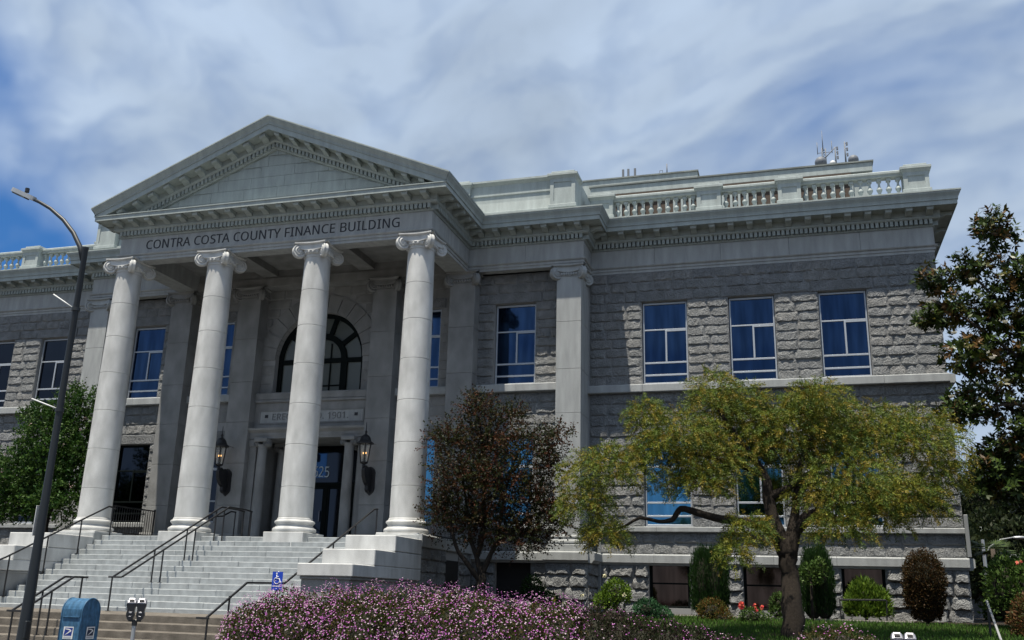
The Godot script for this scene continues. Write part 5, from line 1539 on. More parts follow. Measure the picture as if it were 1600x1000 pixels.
func street_things() -> void:
	# street lamp at the kerb
	var base := Vector3(3.163, walk_y(3.16), 16.6)
	var Lp := thing("street_lamp", "tall dark curved arm street lamp in front of the leftmost columns", "street lamp", base)
	var st := begin()
	lathe(st, [Vector2(0.0, 0.0), Vector2(0.22, 0.0), Vector2(0.22, 0.04), Vector2(0.16, 0.06), Vector2(0.13, 0.16), Vector2(0.112, 0.55), Vector2(0.084, 2.1), Vector2(0.067, 3.7), Vector2(0.055, 7.98), Vector2(0.062, 8.0), Vector2(0.062, 8.05), Vector2(0.0, 8.07)], 24)
	part("pole", st, M.pole_paint, Lp)
	part("hand_hole", boxm(Vector3(0.09, 0.55, 0.02), Vector3(0.135, 0.85, 0.12), 0.01), M.pole_paint, Lp)
	st = begin()
	var arm: Array = []
	for q in [[3.14, 5.02], [3.02, 5.32], [2.80, 5.64], [2.50, 5.95], [2.12, 6.24], [1.80, 6.42], [1.62, 6.50]]: arm.append(Vector3(q[0], q[1], 16.6) - base)
	tube(st, arm, [0.052, 0.05, 0.046, 0.042, 0.038, 0.035, 0.032], 12)
	part("arm", st, M.pole_paint, Lp)
	var H := node("luminaire", Lp, Vector3(1.64, 6.48, 16.6) - base)
	var tb := Basis(Vector3(0, 0, 1), -0.43)
	var tt := Transform3D(tb, Vector3.ZERO)
	st = begin()
	var outline: Array = []
	for k in 24:
		var a := TAU * k / 24
		var r := 0.5 + 0.5 * cos(a)
		outline.append(Vector2(-0.32 + 0.36 * cos(a), (0.10 + 0.02 * cos(a * 2)) * sin(a) * (1.0 - 0.25 * cos(a))))
	extrude(st, outline, 0.09, tt * Transform3D(Basis(Vector3(1, 0, 0), Vector3(0, 0, 1), Vector3(0, -1, 0)), Vector3(0, 0.07, 0)))
	part("housing", st, M.galvanised, H)
	st = begin()
	box(st, Vector3(-0.58, -0.045, -0.075), Vector3(-0.20, -0.022, 0.075), 0.006, tt)
	part("lens", st, M.blind, H)
	st = begin()
	lathe(st, [Vector2(0.0, 0.0), Vector2(0.045, 0.0), Vector2(0.045, 0.09), Vector2(0.0, 0.095)], 10, tt * Vector3(-0.28, 0.09, 0))
	part("photocell", st, M.black_plastic, H)
	# two white banner arms and a small plate on the lamp
	for q in [[4.02, 3.00, 4.33], [1.99, 2.90, 2.20]]:
		st = begin()
		tube(st, [Vector3(3.10, q[0], 16.62) - base, Vector3(q[1] - 0.42, q[2] + 0.0, 16.62) - base], [0.014], 6)
		part("banner_arm", st, M.white_paint, Lp)
		st = begin()
		lathe(st, [Vector2(0.06, 0.0), Vector2(0.083, 0.0), Vector2(0.083, 0.07), Vector2(0.06, 0.07)], 20, Vector3(0, q[0] - base.y - 0.07, 0))
		part("clamp", st, M.pole_paint, Lp)
	st = begin()
	box(st, Vector3(-0.115, 2.35, -0.05), Vector3(-0.10, 2.9, 0.07), 0.003)
	part("plate", st, M.white_paint, Lp)
	# mailbox
	var mb := thing("mailbox", "rounded blue steel mailbox with white eagle emblem labels at the kerb", "mailbox", Vector3(4.29, walk_y(4.3), 16.55))
	var w := 0.215; var d := 0.225
	var prof: Array = [Vector2(-d, 0.14), Vector2(d, 0.14), Vector2(d, 1.06)]
	for k in range(1, 16):
		var a := PI * k / 16
		prof.append(Vector2(cos(a) * d, 1.06 + sin(a) * d))
	prof.append(Vector2(-d, 1.06))
	var tb2 := Transform3D(Basis(Vector3(0, 0, 1), Vector3(0, 1, 0), Vector3(-1, 0, 0)), Vector3(w, 0, 0))
	st = begin()
	extrude(st, prof, w * 2, tb2)
	part("body", st, M.mail_blue, mb)
	for s in [-1.0, 1.0]:
		# rolled rim round each end
		var pts: Array = []
		for p in prof: pts.append(Vector3(s * (w - 0.002), p.y, p.x))
		pts.append(pts[0])
		st = begin()
		tube(st, pts, [0.014], 8)
		part("rim", st, M.mail_blue, mb)
	for sx in [-1.0, 1.0]:
		for sz in [-1.0, 1.0]:
			part("leg", boxm(Vector3(sx * (w - 0.06), 0.0, sz * (d - 0.06)), Vector3(sx * w, 0.14, sz * d), 0.004), M.mail_blue, mb)
	st = begin()
	box(st, Vector3(-w + 0.04, 0.96, d - 0.002), Vector3(w - 0.04, 0.975, d + 0.02), 0.004)
	box(st, Vector3(-w + 0.03, 0.975, d - 0.002), Vector3(w - 0.03, 1.10, d + 0.006), 0.003, Transform3D(Basis(Vector3(1, 0, 0), 0.0), Vector3.ZERO))
	part("pull_door", st, M.mail_blue, mb)
	for f in 2:
		# label: white card, dark field, swept white wing and a line of grey print
		var lt := Transform3D(Basis(), Vector3(-0.02, 0.70, d + 0.002)) if f == 0 else Transform3D(Basis(Vector3.UP, PI / 2), Vector3(w + 0.015, 0.70, -0.03))
		var E := node("label", mb)
		E.transform = lt * Transform3D(Basis.from_scale(Vector3(0.86, 0.86, 1.0)), Vector3.ZERO)
		put("card", boxm_n(Vector3(-0.12, -0.12, 0.0), Vector3(0.12, 0.12, 0.003)), M.white_paint, E)
		st = begin()
		extrude(st, [Vector2(-0.105, -0.055), Vector2(0.085, -0.055), Vector2(0.105, 0.10), Vector2(-0.08, 0.10)], 0.002, Transform3D(Basis(), Vector3(0, 0, 0.003)))
		part("field", st, M.emblem_blue if f == 0 else M.emblem_dark, E)
		st = begin()
		extrude(st, [Vector2(-0.074, 0.082), Vector2(0.015, 0.078), Vector2(0.06, 0.062), Vector2(0.078, 0.04), Vector2(0.05, 0.018), Vector2(-0.02, -0.022), Vector2(-0.085, -0.046), Vector2(-0.03, -0.008), Vector2(0.02, 0.028), Vector2(0.045, 0.044), Vector2(0.015, 0.055), Vector2(-0.074, 0.068)], 0.002, Transform3D(Basis(), Vector3(0, 0, 0.0052)))
		part("emblem", st, M.white_paint, E)
		put("print", boxm_n(Vector3(-0.10, -0.105, 0.003), Vector3(0.085, -0.072, 0.005)), M.print_grey, E)
	meter("twin head parking meter beside the blue mailbox, below the stairs", Vector3(5.70, walk_y(5.7) - 0.07, 16.9), 0.5)
	meter("twin head parking meter at the lower right before the lawn", Vector3(17.95, walk_y(17.95) - 0.02, 17.0), 0.0)
	# accessible parking sign
	var S := thing("accessible_sign", "blue wheelchair symbol sign standing behind the pink hedge", "sign", Vector3(6.235, lawn_y(6, 13.0), 13.15))
	st = begin()
	tube(st, [Vector3(0, -0.1, 0), Vector3(0, 1.62, 0)], [0.025], 8)
	part("post", st, M.galvanised, S)
	var y0 := -1.27 - S.position.y
	put("plate", boxm_n(Vector3(-0.12, y0, 0.026), Vector3(0.12, y0 + 0.375, 0.031)), M.sign_blue, S)
	st = begin()
	var zf := 0.033
	ellipsoid(st, Vector3(-0.02, y0 + 0.335, zf), Vector3(0.02, 0.02, 0.004), 12, 6)
	var wheel: Array = []
	for k in 13:
		var a := deg_to_rad(115 + k * 19.0)
		wheel.append(Vector3(-0.005 + cos(a) * 0.065, y0 + 0.195 + sin(a) * 0.065, zf))
	tube(st, wheel, [0.009], 6)
	tube(st, [Vector3(-0.02, y0 + 0.31, zf), Vector3(-0.015, y0 + 0.235, zf), Vector3(0.045, y0 + 0.235, zf), Vector3(0.075, y0 + 0.165, zf), Vector3(0.10, y0 + 0.17, zf)], [0.010], 6)
	tube(st, [Vector3(-0.018, y0 + 0.275, zf), Vector3(0.03, y0 + 0.275, zf)], [0.008], 6)
	part("symbol", st, M.white_paint, S)
	st = begin()
	extrude(st, [Vector2(-0.10, y0 + 0.075), Vector2(0.05, y0 + 0.075), Vector2(0.05, y0 + 0.06), Vector2(0.09, y0 + 0.085), Vector2(0.05, y0 + 0.11), Vector2(0.05, y0 + 0.095), Vector2(-0.10, y0 + 0.095)], 0.002, Transform3D(Basis(), Vector3(0, 0, 0.0312)))
	part("arrow", st, M.white_paint, S)

# ------------------------------------------------------------------ plants
class Leaves:
	var v := PackedVector3Array()
	var n := PackedVector3Array()
	var c := PackedColorArray()
	func leaf(p: Vector3, dir: Vector3, side: Vector3, l: float, w: float, col: Color) -> void:
		var m := p + dir * l * 0.45
		var t := p + dir * l
		var nn := dir.cross(side).normalized()
		var a := m + side * w * 0.5 + nn * w * 0.15; var b := m - side * w * 0.5 + nn * w * 0.15
		v.append(p); v.append(a); v.append(t)
		v.append(p); v.append(t); v.append(b)
		for i in 6:
			n.append(nn); c.append(col)
	func mesh() -> ArrayMesh:
		var arr := []
		arr.resize(Mesh.ARRAY_MAX)
		arr[Mesh.ARRAY_VERTEX] = v; arr[Mesh.ARRAY_NORMAL] = n; arr[Mesh.ARRAY_COLOR] = c
		var am := ArrayMesh.new()
		am.add_surface_from_arrays(Mesh.PRIMITIVE_TRIANGLES, arr)
		return am

func rdir() -> Vector3:
	var z := R.randf_range(-1, 1); var a := R.randf() * TAU
	var r := sqrt(1 - z * z)
	return Vector3(r * cos(a), z, r * sin(a))

func rcol(cols: Array) -> Color:
	var a: Color = cols[R.randi_range(0, cols.size() - 1)]
	var k := R.randf_range(0.7, 1.3)
	return Color(a.r * k, a.g * k, a.b * k)

func foliage(called: String, L: Leaves, m: Material, parent: Node3D) -> void:
	put(called, L.mesh(), m, parent).set_meta("kind", "stuff")

func twig_leaves(L: Leaves, c: Vector3, r: Vector3, twigs: int, per: int, len_: float, leaf: float, wide: float, cols: Array, up := 0.25, spread := 0.8, shell := 0.45) -> void:
	# twigs that start inside an ellipsoid and carry leaves outwards
	for i in twigs:
		var d := rdir()
		var k := pow(R.randf(), shell)
		var p := c + d * r * k
		var dir := (d * 0.9 + rdir() * 0.6 + Vector3(0, up, 0)).normalized()
		var col := rcol(cols)
		for j in per:
			var q := p + dir * len_ * (float(j) / per)
			var ld := (dir * (1.0 - spread) + rdir() * spread).normalized()
			var sd := ld.cross(rdir()).normalized()
			var s := R.randf_range(0.7, 1.25)
			var kk := R.randf_range(0.8, 1.2)
			L.leaf(q, ld, sd, leaf * s, wide * s, Color(col.r * kk, col.g * kk, col.b * kk))

func hang_leaves(L: Leaves, c: Vector3, r: Vector3, strands: int, cols: Array, leaf := 0.075, wide := 0.02) -> void:
	# weeping strands over a lumpy mass: each strand runs out, then hangs
	for i in strands:
		var d := rdir()
		if d.y < -0.3: d.y = -d.y
		var k := pow(R.randf(), 0.5)
		var p := c + d * r * k
		var dir := (Vector3(d.x, 0.15 + maxf(d.y, 0.0) * 0.8, d.z) + rdir() * 0.5).normalized()
		var col := rcol(cols)
		var n := R.randi_range(6, 13)
		for j in n:
			dir = (dir + Vector3(R.randf_range(-0.12, 0.12), -0.15, R.randf_range(-0.12, 0.12))).normalized()
			p += dir * 0.032
			for s in [-1.0, 1.0]:
				var sd = dir.cross(Vector3(0.3, 0.4, 1.0)).normalized() * s
				var ld = (dir * 0.7 + sd * 0.7 + rdir() * 0.35).normalized()
				var kk := R.randf_range(0.75, 1.3)
				L.leaf(p, ld, ld.cross(rdir()).normalized(), leaf * R.randf_range(0.7, 1.2), wide, Color(col.r * kk, col.g * kk, col.b * kk))

func limb(called: String, parent: Node3D, pts: Array, r0: float, r1: float, m: Material, seg := 9) -> void:
	# smooth the path a little and give it knots
	var path: Array = []
	var rad: Array = []
	var n := pts.size()
	for i in n - 1:
		for k in 3:
			var t := k / 3.0
			var a: Vector3 = pts[maxi(i - 1, 0)]; var b: Vector3 = pts[i]; var c: Vector3 = pts[i + 1]; var d: Vector3 = pts[mini(i + 2, n - 1)]
			path.append(b.cubic_interpolate(c, a, d, t) + rdir() * r1 * 0.25)
			rad.append(lerpf(r0, r1, (i + t) / (n - 1)) * R.randf_range(0.92, 1.1))
	path.append(pts[n - 1]); rad.append(r1)
	var st := begin()
	tube(st, path, rad, seg)
	part(called, st, m, parent)

func V(l: Array) -> Array:
	var o: Array = []
	for i in range(0, l.size(), 3): o.append(Vector3(l[i], l[i + 1], l[i + 2]))
	return o

func plants() -> void:
	var olive := [Color(0.115, 0.140, 0.018), Color(0.155, 0.160, 0.02), Color(0.08, 0.115, 0.018), Color(0.18, 0.14, 0.02), Color(0.06, 0.095, 0.018)]
	# the weeping tree on the lawn
	var T1 := thing("weeping_tree", "large spreading yellow green weeping tree on the lawn right of centre", "tree")
	limb("trunk", T1, V([16.45, -2.1, 8.4, 16.47, -1.3, 8.35, 16.46, -0.6, 8.3, 16.42, -0.15, 8.3]), 0.24, 0.19, M.bark, 14)
	limb("limb", T1, V([16.42, -0.2, 8.3, 16.22, 0.15, 8.4, 15.97, 0.38, 8.7, 15.56, 0.48, 8.9, 14.92, 0.56, 9.0, 14.21, 0.77, 9.0, 14.05, 0.70, 9.0, 13.91, 0.52, 9.0, 13.61, 0.48, 9.0, 13.17, 0.55, 9.1, 12.79, 0.33, 9.2, 12.34, 0.25, 9.3]), 0.12, 0.02, M.bark)
	limb("limb", T1, V([16.42, -0.25, 8.3, 16.25, 0.25, 8.3, 16.11, 0.76, 8.3, 16.06, 1.2, 8.3, 16.0, 1.65, 8.3, 15.5, 2.4, 8.3, 15.0, 3.2, 8.3]), 0.2, 0.035, M.bark)
	limb("limb", T1, V([16.45, -0.25, 8.3, 16.6, 0.33, 8.2, 17.11, 0.72, 8.2, 17.72, 0.55, 8.2, 18.3, 0.95, 8.0, 19.2, 1.5, 7.8]), 0.2, 0.035, M.bark)
	limb("limb", T1, V([16.4, -0.1, 8.3, 16.62, 0.62, 8.2, 16.71, 1.21, 8.2, 16.85, 1.95, 8.2, 17.3, 2.8, 8.3]), 0.13, 0.03, M.bark)
	limb("limb", T1, V([16.06, 1.1, 8.3, 16.5, 1.3, 8.3, 16.94, 1.6, 8.3, 17.8, 2.1, 7.6, 18.6, 2.4, 7.2]), 0.10, 0.03, M.bark)
	limb("limb", T1, V([16.0, 1.6, 8.3, 15.4, 1.9, 8.0, 14.7, 2.0, 8.8, 13.6, 2.3, 9.0]), 0.08, 0.025, M.bark)
	var L := Leaves.new()
	for b in BIG: hang_leaves(L, Vector3(b[0], b[1], b[2]), Vector3(b[3], b[4], maxf(b[3], b[4]) * 0.95), int(380 * (b[3] * b[4] + b[3] * 0.4 + 0.12)), olive)
	foliage("crown", L, M.leaf, T1)
	# the dark red leaved tree by the stairs
	var T2 := thing("red_leaf_tree", "small dark tree with reddish brown leaves beside the right stair block", "tree")
	limb("trunk", T2, V([8.12, -2.0, 5.2, 8.1, -1.2, 5.2, 8.08, -0.7, 5.2]), 0.16, 0.13, M.bark, 12)
	for q in [[8.08, -0.75, 5.2, 7.93, -0.22, 5.2, 7.72, 0.31, 5.2, 7.6, 1.03, 5.2, 7.45, 1.9, 5.2, 7.3, 2.9, 5.2], [8.08, -0.75, 5.2, 8.31, -0.13, 5.1, 8.49, 0.31, 5.0, 8.56, 1.03, 5.0, 8.72, 1.93, 4.9, 9.0, 2.9, 4.9], [8.1, -0.95, 5.2, 7.76, -0.41, 5.5, 7.46, -0.06, 5.5, 7.3, 0.38, 5.5, 7.1, 1.2, 5.5, 6.9, 2.2, 5.5], [7.95, -0.2, 5.2, 8.05, 0.6, 5.0, 7.95, 1.6, 4.8, 7.85, 2.8, 4.7, 7.75, 3.9, 4.9], [8.4, 0.1, 5.1, 9.0, 0.6, 5.0, 9.6, 1.0, 5.0, 10.1, 1.1, 5.0]]:
		limb("limb", T2, V(q), 0.085, 0.015, M.bark, 7)
	L = Leaves.new()
	var red := [Color(0.045, 0.022, 0.012), Color(0.030, 0.036, 0.011), Color(0.07, 0.026, 0.013), Color(0.024, 0.030, 0.010), Color(0.045, 0.030, 0.011), Color(0.020, 0.026, 0.010)]
	for b in REDT: twig_leaves(L, Vector3(b[0], b[1], b[2]), Vector3(b[3] * 0.84, b[4] * 0.88, b[3] * 0.8), int(370 * (b[3] * b[4] + 0.1)), 16, 0.5, 0.07, 0.04, red, 0.35, 0.75, 0.75)
	for i in 110:
		# thin shoots past the outline
		var b: Array = REDT[R.randi_range(0, REDT.size() - 1)]
		var d := rdir(); d.y = absf(d.y) * 0.8
		var p := Vector3(b[0], b[1], b[2]) + d * Vector3(b[3], b[4], b[3]) * 0.9
		for j in 16: L.leaf(p + d * 0.024 * (j - 4), (d * 0.5 + rdir() * 0.6).normalized(), d.cross(rdir()).normalized(), 0.075, 0.042, rcol(red))
	foliage("crown", L, M.leaf, T2)
	# tree left of the portico
	var T3 := thing("broadleaf_tree", "green leafy tree left of the stairs behind the street lamp pole", "tree")
	limb("trunk", T3, V([-8.3, -2.0, 3.8, -8.25, -0.5, 3.8, -8.3, 1.0, 3.8]), 0.16, 0.11, M.bark, 10)
	for q in [[-8.3, 0.9, 3.8, -7.9, 2.2, 3.7, -7.8, 4.4, 3.6], [-8.3, 0.8, 3.8, -8.9, 2.0, 3.9, -9.2, 3.8, 4.0], [-8.28, 0.6, 3.8, -9.4, 1.4, 4.0, -10.5, 2.0, 4.0]]: limb("limb", T3, V(q), 0.08, 0.02, M.bark, 7)
	L = Leaves.new()
	var green := [Color(0.034, 0.08, 0.014), Color(0.05, 0.10, 0.018), Color(0.02, 0.055, 0.011), Color(0.042, 0.08, 0.016)]
	for b in LEFTT: twig_leaves(L, Vector3(b[0], b[1], b[2]), Vector3(b[3], b[4], b[3] * 0.9), int(430 * (b[3] * b[4] + 0.15)), 11, 0.34, 0.10, 0.055, green, 0.3, 0.75, 0.5)
	foliage("crown", L, M.leaf, T3)
	L = Leaves.new()
	for i in 26:
		var b: Array = LEFTT[i % LEFTT.size()]
		var d := rdir(); d.z = absf(d.z)
		var p := Vector3(b[0], b[1], b[2]) + d * Vector3(b[3], b[4], b[3] * 0.9)
		for k in 6: L.leaf(p + rdir() * 0.05, rdir(), rdir(), 0.06, 0.05, Color(0.5, 0.38, 0.36))
	foliage("blossoms", L, M.petal, T3)
	# magnolia at the right edge
	var T4 := thing("magnolia_tree", "tall dark glossy leaved magnolia tree at the right edge of the picture", "tree")
	limb("trunk", T4, V([23.6, -2.0, 3.6, 23.55, 0.5, 3.6, 23.5, 2.5, 3.7, 23.4, 4.5, 3.8, 23.1, 6.5, 3.9, 22.8, 8.2, 4.0]), 0.24, 0.05, M.bark_pale, 12)
	for q in [[23.5, 2.6, 3.7, 22.6, 3.5, 4.0, 21.6, 4.4, 4.1, 21.0, 5.0, 4.2], [23.4, 4.4, 3.8, 22.4, 5.4, 4.1, 21.4, 6.3, 4.2, 20.6, 6.9, 4.2], [23.2, 5.8, 3.9, 22.3, 6.8, 4.0, 21.7, 7.7, 4.0], [23.5, 1.2, 3.6, 22.6, 1.6, 4.0, 21.8, 2.0, 4.0], [23.5, 3.2, 3.7, 22.4, 3.9, 4.3, 21.2, 3.6, 4.4]]: limb("limb", T4, V(q), 0.07, 0.02, M.bark_pale, 7)
	L = Leaves.new()
	var mg := [Color(0.035, 0.058, 0.014), Color(0.045, 0.068, 0.016), Color(0.026, 0.042, 0.012), Color(0.07, 0.066, 0.016), Color(0.085, 0.05, 0.018), Color(0.03, 0.046, 0.012), Color(0.04, 0.062, 0.014)]
	for b in MAG:
		var vol_: float = b[3] * b[4]
		for i in int(125 * (vol_ + 0.12)):
			var d := rdir()
			var p := Vector3(b[0], b[1], b[2]) + d * Vector3(b[3], b[4], b[3] * 0.9) * 0.86 * pow(R.randf(), 0.5)
			var ax := (d + Vector3(0, 0.5, 0) + rdir() * 0.7).normalized()
			var col := rcol(mg)
			for k in 11:
				# a whorl of long stiff leaves at the end of each twig
				var o := ax.cross(rdir()).normalized()
				var ld := (ax * R.randf_range(0.1, 0.9) + o).normalized()
				var kk := R.randf_range(0.75, 1.25)
				var base := p + ax * R.randf_range(-0.16, 0.1)
				L.leaf(base, ld, ld.cross(ax).normalized(), R.randf_range(0.14, 0.23), R.randf_range(0.06, 0.085), Color(col.r * kk, col.g * kk, col.b * kk))
	foliage("crown", L, M.leaf_gloss, T4)
	for q in [[20.52, 6.72, 4.35], [21.0, 5.75, 4.7], [20.75, 4.0, 4.8], [21.6, 7.25, 4.6], [21.75, 4.9, 5.2], [22.2, 5.9, 5.0]]:
		L = Leaves.new()
		for k in 9:
			var a := TAU * k / 9
			L.leaf(Vector3(q[0], q[1], q[2]), Vector3(cos(a) * 0.7, 0.75, sin(a) * 0.7).normalized(), Vector3(-sin(a), 0, cos(a)), 0.12, 0.08, Color(0.72, 0.70, 0.60))
		foliage("flower", L, M.petal, T4)
	hedges()
	shrubs()
	# grass of the lawn
	L = Leaves.new()
	for i in 46000:
		var x := R.randf_range(12.0, 25.0); var z := R.randf_range(2.4, 14.2)
		var p := Vector3(x, lawn_y(x, z) - 0.01, z)
		var k := R.randf_range(0.7, 1.3)
		L.leaf(p, Vector3(R.randf_range(-0.5, 0.5), 1.0, R.randf_range(-0.5, 0.5)).normalized(), Vector3(cos(x * 90), 0, sin(x * 90)), R.randf_range(0.06, 0.14), 0.022, Color(0.06 * k, 0.125 * k, 0.02))
	var g := put("grass", L.mesh(), M.grass_leaf)
	tag(g, "bright green mown grass of the sloping lawn", "grass", "", "stuff")

func bush(L: Leaves, lumps: Array, dens: float, leaf: float, wide: float, cols: Array, up := 0.4) -> void:
	# leaves on the outside of overlapping lumps
	for b in lumps:
		var r := Vector3(b[3], b[4], b[5])
		var area: float = (b[3] * b[4] + b[3] * b[5] + b[4] * b[5]) * 4.0
		for i in int(area * dens):
			var d := rdir()
			if d.y < -0.55: continue
			var p := Vector3(b[0], b[1], b[2]) + d * r * (R.randf_range(0.72, 1.03) + 0.16 * N2.get_noise_3d(b[0] * 0.7 + d.x * 2.2, b[1] + d.y * 2.2, d.z * 2.2))
			var ld := (d * 0.7 + rdir() * 0.8 + Vector3(0, up, 0)).normalized()
			L.leaf(p, ld, ld.cross(rdir()).normalized(), leaf * R.randf_range(0.7, 1.3), wide * R.randf_range(0.8, 1.2), rcol(cols))

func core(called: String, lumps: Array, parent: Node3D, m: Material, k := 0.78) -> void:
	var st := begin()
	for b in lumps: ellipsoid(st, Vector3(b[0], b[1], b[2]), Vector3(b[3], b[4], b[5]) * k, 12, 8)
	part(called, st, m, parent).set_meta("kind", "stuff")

func heads(L: Leaves, lumps: Array, dens: float, size: float, cols: Array, stalk: float) -> void:
	for b in lumps:
		var area: float = (b[3] * b[4] + b[3] * b[5] + b[4] * b[5]) * 4.0
		for i in int(area * dens):
			var d := rdir()
			if d.y < -0.6: continue
			var p := Vector3(b[0], b[1], b[2]) + d * Vector3(b[3], b[4], b[5]) * R.randf_range(0.98, 1.06) + Vector3(0, R.randf() * stalk * maxf(d.y, 0.0), 0)
			if R.randf() > 0.62 + 0.75 * N2.get_noise_3d(p.x * 1.6, p.y * 1.6, p.z * 1.6): continue
			var col := rcol(cols)
			var ax := (d + Vector3(0, 0.4, 0.1)).normalized()
			for k in 5:
				var o := ax.cross(rdir()).normalized()
				L.leaf(p, (ax * 0.55 + o).normalized(), ax.cross(o).normalized(), size, size * 0.9, col)

func hedges() -> void:
	var leafc := [Color(0.055, 0.070, 0.020), Color(0.08, 0.070, 0.024), Color(0.045, 0.065, 0.017), Color(0.09, 0.062, 0.026)]
	var pk := [Color(0.42, 0.13, 0.40), Color(0.47, 0.19, 0.44), Color(0.52, 0.34, 0.48), Color(0.58, 0.47, 0.53), Color(0.34, 0.08, 0.35)]
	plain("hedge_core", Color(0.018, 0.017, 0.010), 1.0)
	var H := thing("flowering_hedge", "long rounded hedge thick with pink purple flowers before the stairs", "hedge")
	var lumps: Array = []
	for i in 13:
		var x := 6.62 + i * 0.50
		lumps.append([x, -2.35 + R.randf_range(-0.05, 0.05), 14.4 + R.randf_range(-0.12, 0.12), 0.62, (0.80 if i == 0 else 0.97) + R.randf_range(-0.04, 0.08) + 0.10 * exp(-pow((i - 5.0) / 4.0, 2.0)), 0.95])
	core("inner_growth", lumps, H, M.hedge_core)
	var L := Leaves.new()
	bush(L, lumps, 950, 0.055, 0.03, leafc)
	foliage("foliage", L, M.leaf, H)
	L = Leaves.new()
	heads(L, lumps, 410, 0.019, pk, 0.20)
	foliage("blossoms", L, M.petal, H)
	var dk := [Color(0.030, 0.032, 0.016), Color(0.04, 0.026, 0.022), Color(0.026, 0.034, 0.013)]
	var H2 := thing("dark_hedge", "darker low hedge with few pale flowers right of the pink hedge", "hedge")
	lumps = []
	for i in 9:
		lumps.append([12.75 + i * 0.42, -2.36 - 0.03 * i, 14.2 + R.randf_range(-0.1, 0.1), 0.55, 0.98 + R.randf_range(-0.06, 0.06) - 0.04 * i, 0.85])
	core("inner_growth", lumps, H2, M.hedge_core)
	L = Leaves.new(); bush(L, lumps, 900, 0.055, 0.026, dk); foliage("foliage", L, M.leaf, H2)
	L = Leaves.new(); heads(L, lumps, 60, 0.019, pk, 0.05); foliage("blossoms", L, M.petal, H2)
	var H3 := thing("low_flower_mound", "small low mound of lilac flowers at the foot of the weeping tree", "hedge")
	lumps = [[16.95, -2.3, 13.6, 0.5, 0.66, 0.6], [17.3, -2.28, 13.6, 0.45, 0.68, 0.6], [17.65, -2.32, 13.6, 0.35, 0.58, 0.6], [16.6, -2.4, 13.6, 0.4, 0.55, 0.6]]
	core("inner_growth", lumps, H3, M.hedge_core)
	L = Leaves.new(); bush(L, lumps, 900, 0.05, 0.024, leafc); foliage("foliage", L, M.leaf, H3)
	L = Leaves.new(); heads(L, lumps, 80, 0.019, pk, 0.08); foliage("blossoms", L, M.petal, H3)

func shrub(called: String, label: String, lumps: Array, dens: float, leaf: float, wide: float, cols: Array, up := 0.4, flowers: Array = [], fcol: Array = [], fsize := 0.03, core_k := 0.7) -> void:
	var S := thing(called, label, "shrub")
	var b0: Array = lumps[0]
	var st := begin()
	tube(st, [Vector3(b0[0], lawn_y(0, b0[2]) - 0.1, b0[2]), Vector3(b0[0] + 0.03, b0[1], b0[2])], [0.05, 0.03], 7)
	part("stem", st, M.bark, S)
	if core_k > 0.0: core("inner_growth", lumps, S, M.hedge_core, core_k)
	var L := Leaves.new(); bush(L, lumps, dens, leaf, wide, cols, up); foliage("foliage", L, M.leaf, S)
	if flowers.size():
		L = Leaves.new()
		for f in flowers:
			for k in 12:
				var d := rdir()
				L.leaf(Vector3(f[0], f[1], f[2]) + d * fsize * 0.3, d, d.cross(rdir()).normalized(), fsize, fsize, rcol(fcol))
		foliage("blossoms", L, M.petal, S)

